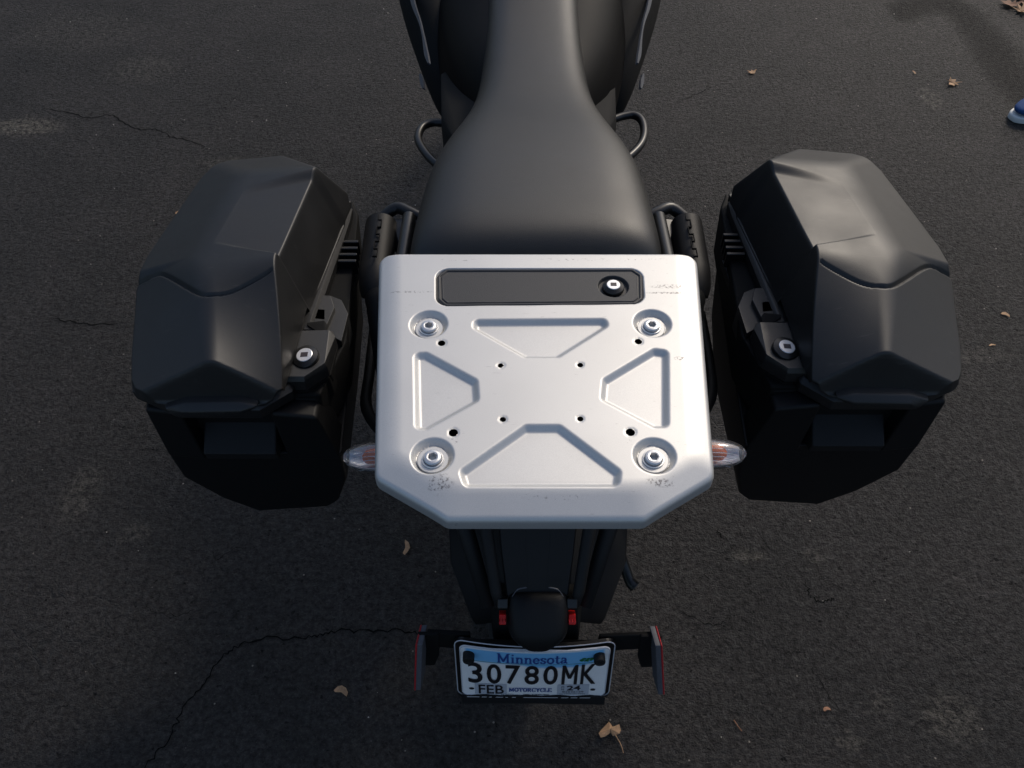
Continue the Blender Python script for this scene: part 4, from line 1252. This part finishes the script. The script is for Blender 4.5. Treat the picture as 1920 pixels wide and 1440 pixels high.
    q = [Z(a, c, .776) for a, c in [(574, 604), (603, 602), (599, 618), (568, 618)]]; q = [(-p[0], p[1], p[2]) for p in q]
    H_(q + [(p[0], p[1], p[2] - .01) for p in q]); b.build('latch_tongue', M['rail'], t, bevel=.0008, seg=2)
    b = MB()
    q = [Z(a, c, .7775) for a, c in [(580, 610), (593, 610), (587, 614)]]; q = [(-p[0], p[1], p[2]) for p in q]
    H_(q + [(p[0], p[1], p[2] - .002) for p in q]); b.build('arrow_mark', M['blackdeep'], t)
    b = MB()
    q = [Z(a, c, .786) for a, c in [(573, 597), (606, 593), (607, 597), (612, 600), (608, 619), (603, 619), (605, 601), (574, 602)]]; q = [(-p[0], p[1], p[2] - .0075) for p in q]
    H_(q[:3] + q[6:] + [(p[0], p[1], p[2] - .002) for p in q]); b.build('latch_gap', M['blackdeep'], t, bevel=.0006, seg=2)
    lc = mir(s, (lambda p: (-p[0], p[1], p[2]))(Z(573, 669, zl + .002)))
    lock(lc[0], lc[1], lc[2] - .001, lt, .0166, 0, up=(s * .12, -.10, 1), key_r=.60)
    # ---------- carrier bracket and ribbed rubber between case and clamp
    b = MB()
    def F2(pp_, z1, d_):
        q_ = [Z(a, c, z1) for a, c in pp_]; q_ = [(-p[0], p[1], p[2]) for p in q_]
        H_(q_ + [(p[0], p[1], p[2] - d_) for p in q_])
    F2([(640, 497), (674, 500), (652, 578), (628, 560), (624, 552)], .735, .012)
    br = b.build('carrier_bracket', M['rail'], t, bevel=.0015, seg=2)
    b = MB()
    for k in range(4):
        q_ = Z(655 - k * 1.5, 452 + k * 12, .765); q_ = (-q_[0], q_[1], q_[2])
        a_, c_ = mir(s, (q_[0] + .011, q_[1], q_[2])), mir(s, (q_[0] - .011, q_[1], q_[2]))
        b.box(((a_[0] + c_[0]) / 2, a_[1], a_[2] - .012), (.026, .0055, .024))
    q_ = Z(650, 475, .75); q_ = (-q_[0], q_[1], q_[2])
    m_ = mir(s, q_)
    b.box((m_[0], m_[1], m_[2] - .012), (.019, .045, .026))
    b.build('rubber_buffer', M['blackgloss'], t, bevel=.0012, seg=2)
    return t
case(-1); case(1)

# ================================================================== LEAVES AND LITTER
def leaf(px_, py_, size, rot, kind, label, m='leaf', curl=.3, stem=None, seed=1, group=None):
    c = Vector(Z(px_, py_, .0))
    rr = random.Random(seed)
    if kind == 'lobed': outline = [(0, -.5), (.18, -.30), (.50, -.36), (.30, -.10), (.52, .12), (.22, .14), (.14, .5), (-.02, .24), (-.26, .42), (-.22, .10), (-.55, .08), (-.28, -.14), (-.42, -.40), (-.14, -.28)]
    elif kind == 'sliver': outline = [(-.16, -.5), (.10, -.32), (.24, -.05), (.22, .25), (.05, .5), (-.02, .30), (.03, .05), (-.06, -.2), (-.22, -.36)]
    elif kind == 'hook': outline = [(-.42, .36), (-.1, .5), (.22, .40), (.40, .1), (.38, -.25), (.22, -.5), (.16, -.2), (.04, .08), (-.18, .16), (-.4, .18)]
    else: outline = [(-.5, -.10), (-.44, -.28), (-.30, -.30), (.02, -.14), (.10, -.26), (.34, -.26), (.44, -.08), (.42, .12), (.12, .12), (.02, .32), (-.08, .26), (-.44, -.02)]
    b = MB(); vs_ = []
    for (x, y) in outline:
        jt = .10 if kind == 'lobed' else .03; x += rr.uniform(-jt, jt); y += rr.uniform(-jt, jt)
        xr = x * math.cos(rot) - y * math.sin(rot); yr = x * math.sin(rot) + y * math.cos(rot)
        z = .003 + curl * size * (x * x + .4 * abs(y)) * rr.uniform(.6, 1.2)
        vs_.append(b.bm.verts.new((c.x + xr * size, c.y + yr * size, z)))
    cv = b.bm.verts.new((c.x, c.y, .004 + (.12 * size if kind == 'fold' else .0)))
    for i in range(len(vs_)): b.bm.faces.new((vs_[i], vs_[(i + 1) % len(vs_)], cv))
    t = thing('leaf', label, 'leaf', (c.x, c.y, 0), group)
    o = b.build('blade', M[m], t, sub=0)
    sd = o.modifiers.new('sol', 'SOLIDIFY'); sd.thickness = .0005
    if stem:
        P = smooth_path([Z(a, q, .006 - .004 * i / len(stem)) for i, (a, q) in enumerate(stem)], 4)
        b = MB(); b.tube(P, [.0012 - .0007 * i / len(P) for i in range(len(P))], 6); b.build('stalk', M[m], t)
    return t
leaf(761, 1028, .036, .25, 'sliver', 'small curled tan leaf on shaded asphalt left of the tail section', seed=2)
leaf(641, 1299, .026, .5, 'hook', 'tiny hook shaped pale leaf fragment on the asphalt left of the license plate', seed=3)
leaf(1143, 1369, .042, .12, 'fold', 'folded tan leaf with a long stalk on the asphalt just below the license plate', curl=.45, seed=4, stem=[(1151, 1374), (1158, 1385), (1165, 1398), (1169, 1412)])
leaf(1786, 158, .050, 2.4, 'lobed', 'crumpled lobed pale leaf on the asphalt at upper right near the blue shoe', seed=5, curl=.5)
leaf(1713, 138, .022, .4, 'sliver', 'tiny yellowish leaf scrap left of the crumpled lobed leaf', seed=6, curl=.6)
leaf(1409, 137, .030, 1.2, 'lobed', 'small tan leaf scrap on the asphalt right of the fuel tank', seed=8, curl=.4)
leaf(1884, 592, .021, .3, 'hook', 'small pale leaf scrap on the asphalt right of the right pannier, upper one', seed=9)
leaf(1859, 649, .019, 2.0, 'sliver', 'small pale leaf scrap on the asphalt right of the right pannier, lower one', seed=10)
leaf(1550, 1332, .014, 1.0, 'hook', 'tiny reddish leaf scrap on the asphalt at lower right', 'leaf_dark', seed=11)
leaf(332, 400, .014, 1.0, 'fold', 'tiny orange leaf speck on the asphalt above the left pannier', seed=12)
for i, (x_, y_, s_, r_, lb) in enumerate([(1893, 10, .07, .4, 'brown lobed leaf at the upper right corner, leftmost of the heap'), (1912, 22, .07, 1.6, 'brown lobed leaf at the upper right corner, lowest of the heap'),
                                      (1925, 6, .08, 2.7, 'dark brown leaf at the upper right corner, cut by the picture edge'), (1905, -6, .07, 3.6, 'dark brown leaf at the very top of the upper right heap')]):
    leaf(x_, y_, s_, r_, 'lobed', lb, 'leaf_dark' if i != 1 else 'leaf', curl=.6, seed=20 + i, group='fallen leaves heaped at the upper right corner')
b = MB(); b.tube([Z(1376, 1350, .002), Z(1384, 1362, .004), Z(1391, 1371, .002)], .0011, 6)
tag(b.build('pine_needle', M['leaf_dark']), 'thin reddish brown needle lying on the asphalt right of the plate bracket', 'needle')
# loose pale grit
rr = random.Random(44)
b = MB()
for k in range(170):
    x, y = rr.uniform(-2.0, 2.2), rr.uniform(.35, 3.3)
    q = rr.uniform(.0006, .0017) * (1 + .5 * (y > 1.6))
    bmesh.ops.create_icosphere(b.bm, subdivisions=1, radius=q, matrix=Matrix.Translation((x, y, q * .5)) @ Matrix.Diagonal((rr.uniform(.7, 1.5), rr.uniform(.6, 1.2), .7, 1)))
tag(b.build('grit', M['stone']), kind='stuff')

# ================================================================== SHOE
def shoe():
    c = Vector(Z(1886, 212, .0))
    t = thing('shoe', 'blue canvas shoe with a white rubber sole at the right edge of the picture', 'shoe', (c.x + .13, c.y, 0))
    L = .28
    def foot(tf, r_): pass
    # plan outline of the sole: toe at -x, slightly turned
    out = []
    for k in range(40):
        a = 2 * math.pi * k / 40
        x = math.cos(a); y = math.sin(a)
        wdt = .046 + .010 * (-x) * .5
        out.append((x * L / 2, math.copysign(abs(y) ** .8, y) * wdt * (1 - .12 * math.exp(-((x - .25) / .3) ** 2))))
    rot = R(18)
    def T(p, z, sc=1.0, dx=0):
        x, y = p[0] * sc + dx, p[1] * sc
        return (c.x + .128 + x * math.cos(rot) - y * math.sin(rot), c.y + x * math.sin(rot) + y * math.cos(rot), z)
    b = MB(); b.ring_loft([[T(p, 0.0, .98) for p in out], [T(p, .004, 1.0) for p in out], [T(p, .017, 1.0) for p in out], [T(p, .021, .975) for p in out]])
    b.build('sole', M['shoe_white'], t, bevel=.002)
    b = MB(); b.ring_loft([[T(p, .019, .965) for p in out], [T(p, .040, .955) for p in out], [T((p[0], p[1]), .045 + .018 * (1 + p[0] / .14), .90) for p in out], [T((p[0] * .78, p[1] * .8), .055 + .03 * (1 + p[0] / .14), .9, .02) for p in out],
                           [T((p[0] * .36, p[1] * .62), .095 + .01 * (p[0] / .14), .9, .068) for p in out], [T((p[0] * .33, p[1] * .56), .11, .9, .07) for p in out]])
    b.build('upper', M['shoe_blue'], t, sub=1)
    b = MB()
    for k in range(5):
        x = -.035 + k * .022
        z = .074 + k * .008
        b.tube([T((x, -.024), z - .006), T((x + .002, 0), z + .004), T((x, .024), z - .006)], .003, 8)
    b.build('lace', M['shoe_white'], t, smooth=True)
shoe()

# ================================================================== UNSEEN WOODLAND RING (added to give dark reflections and shade the low sky)
def added_woodland():
    rr = np.random.RandomState(5)
    V, Fc = [], []
    for k in range(9000):
        a = rr.uniform(0, 2 * math.pi)
        rad = rr.uniform(13, 18)
        top = 4.2 + 1.5 * math.sin(a * 3 + 1) + 1.0 * math.sin(a * 11) + .6 * math.sin(a * 23)
        if 0.6 < a < 1.9: top *= .9
        if a > 3.6 and a < 5.8: top *= .25  # rear sector kept low so more sky reaches the plate
        z = top * rr.uniform(0, 1) ** .7
        c = np.array([rad * math.cos(a), rad * math.sin(a), z])
        u = rr.normal(size=3); u /= np.linalg.norm(u); v = np.cross(u, rr.normal(size=3)); v /= np.linalg.norm(v)
        q = rr.uniform(.25, .6)
        i = len(V)
        V += [tuple(c + q * (u * x + v * y)) for x, y in ((-.5, -.2), (0, -.45), (.5, 0), (.1, .45), (-.35, .3))]
        Fc.append((i, i + 1, i + 2, i + 3, i + 4))
    me = bpy.data.meshes.new('added_woodland'); me.from_pydata(V, [], Fc); me.update()
    tag(link('added_woodland', me, mat('added_foliage', (0.055, 0.06, 0.025), 0.7, var=.4, vscale=.5)), kind='stuff')
added_woodland()
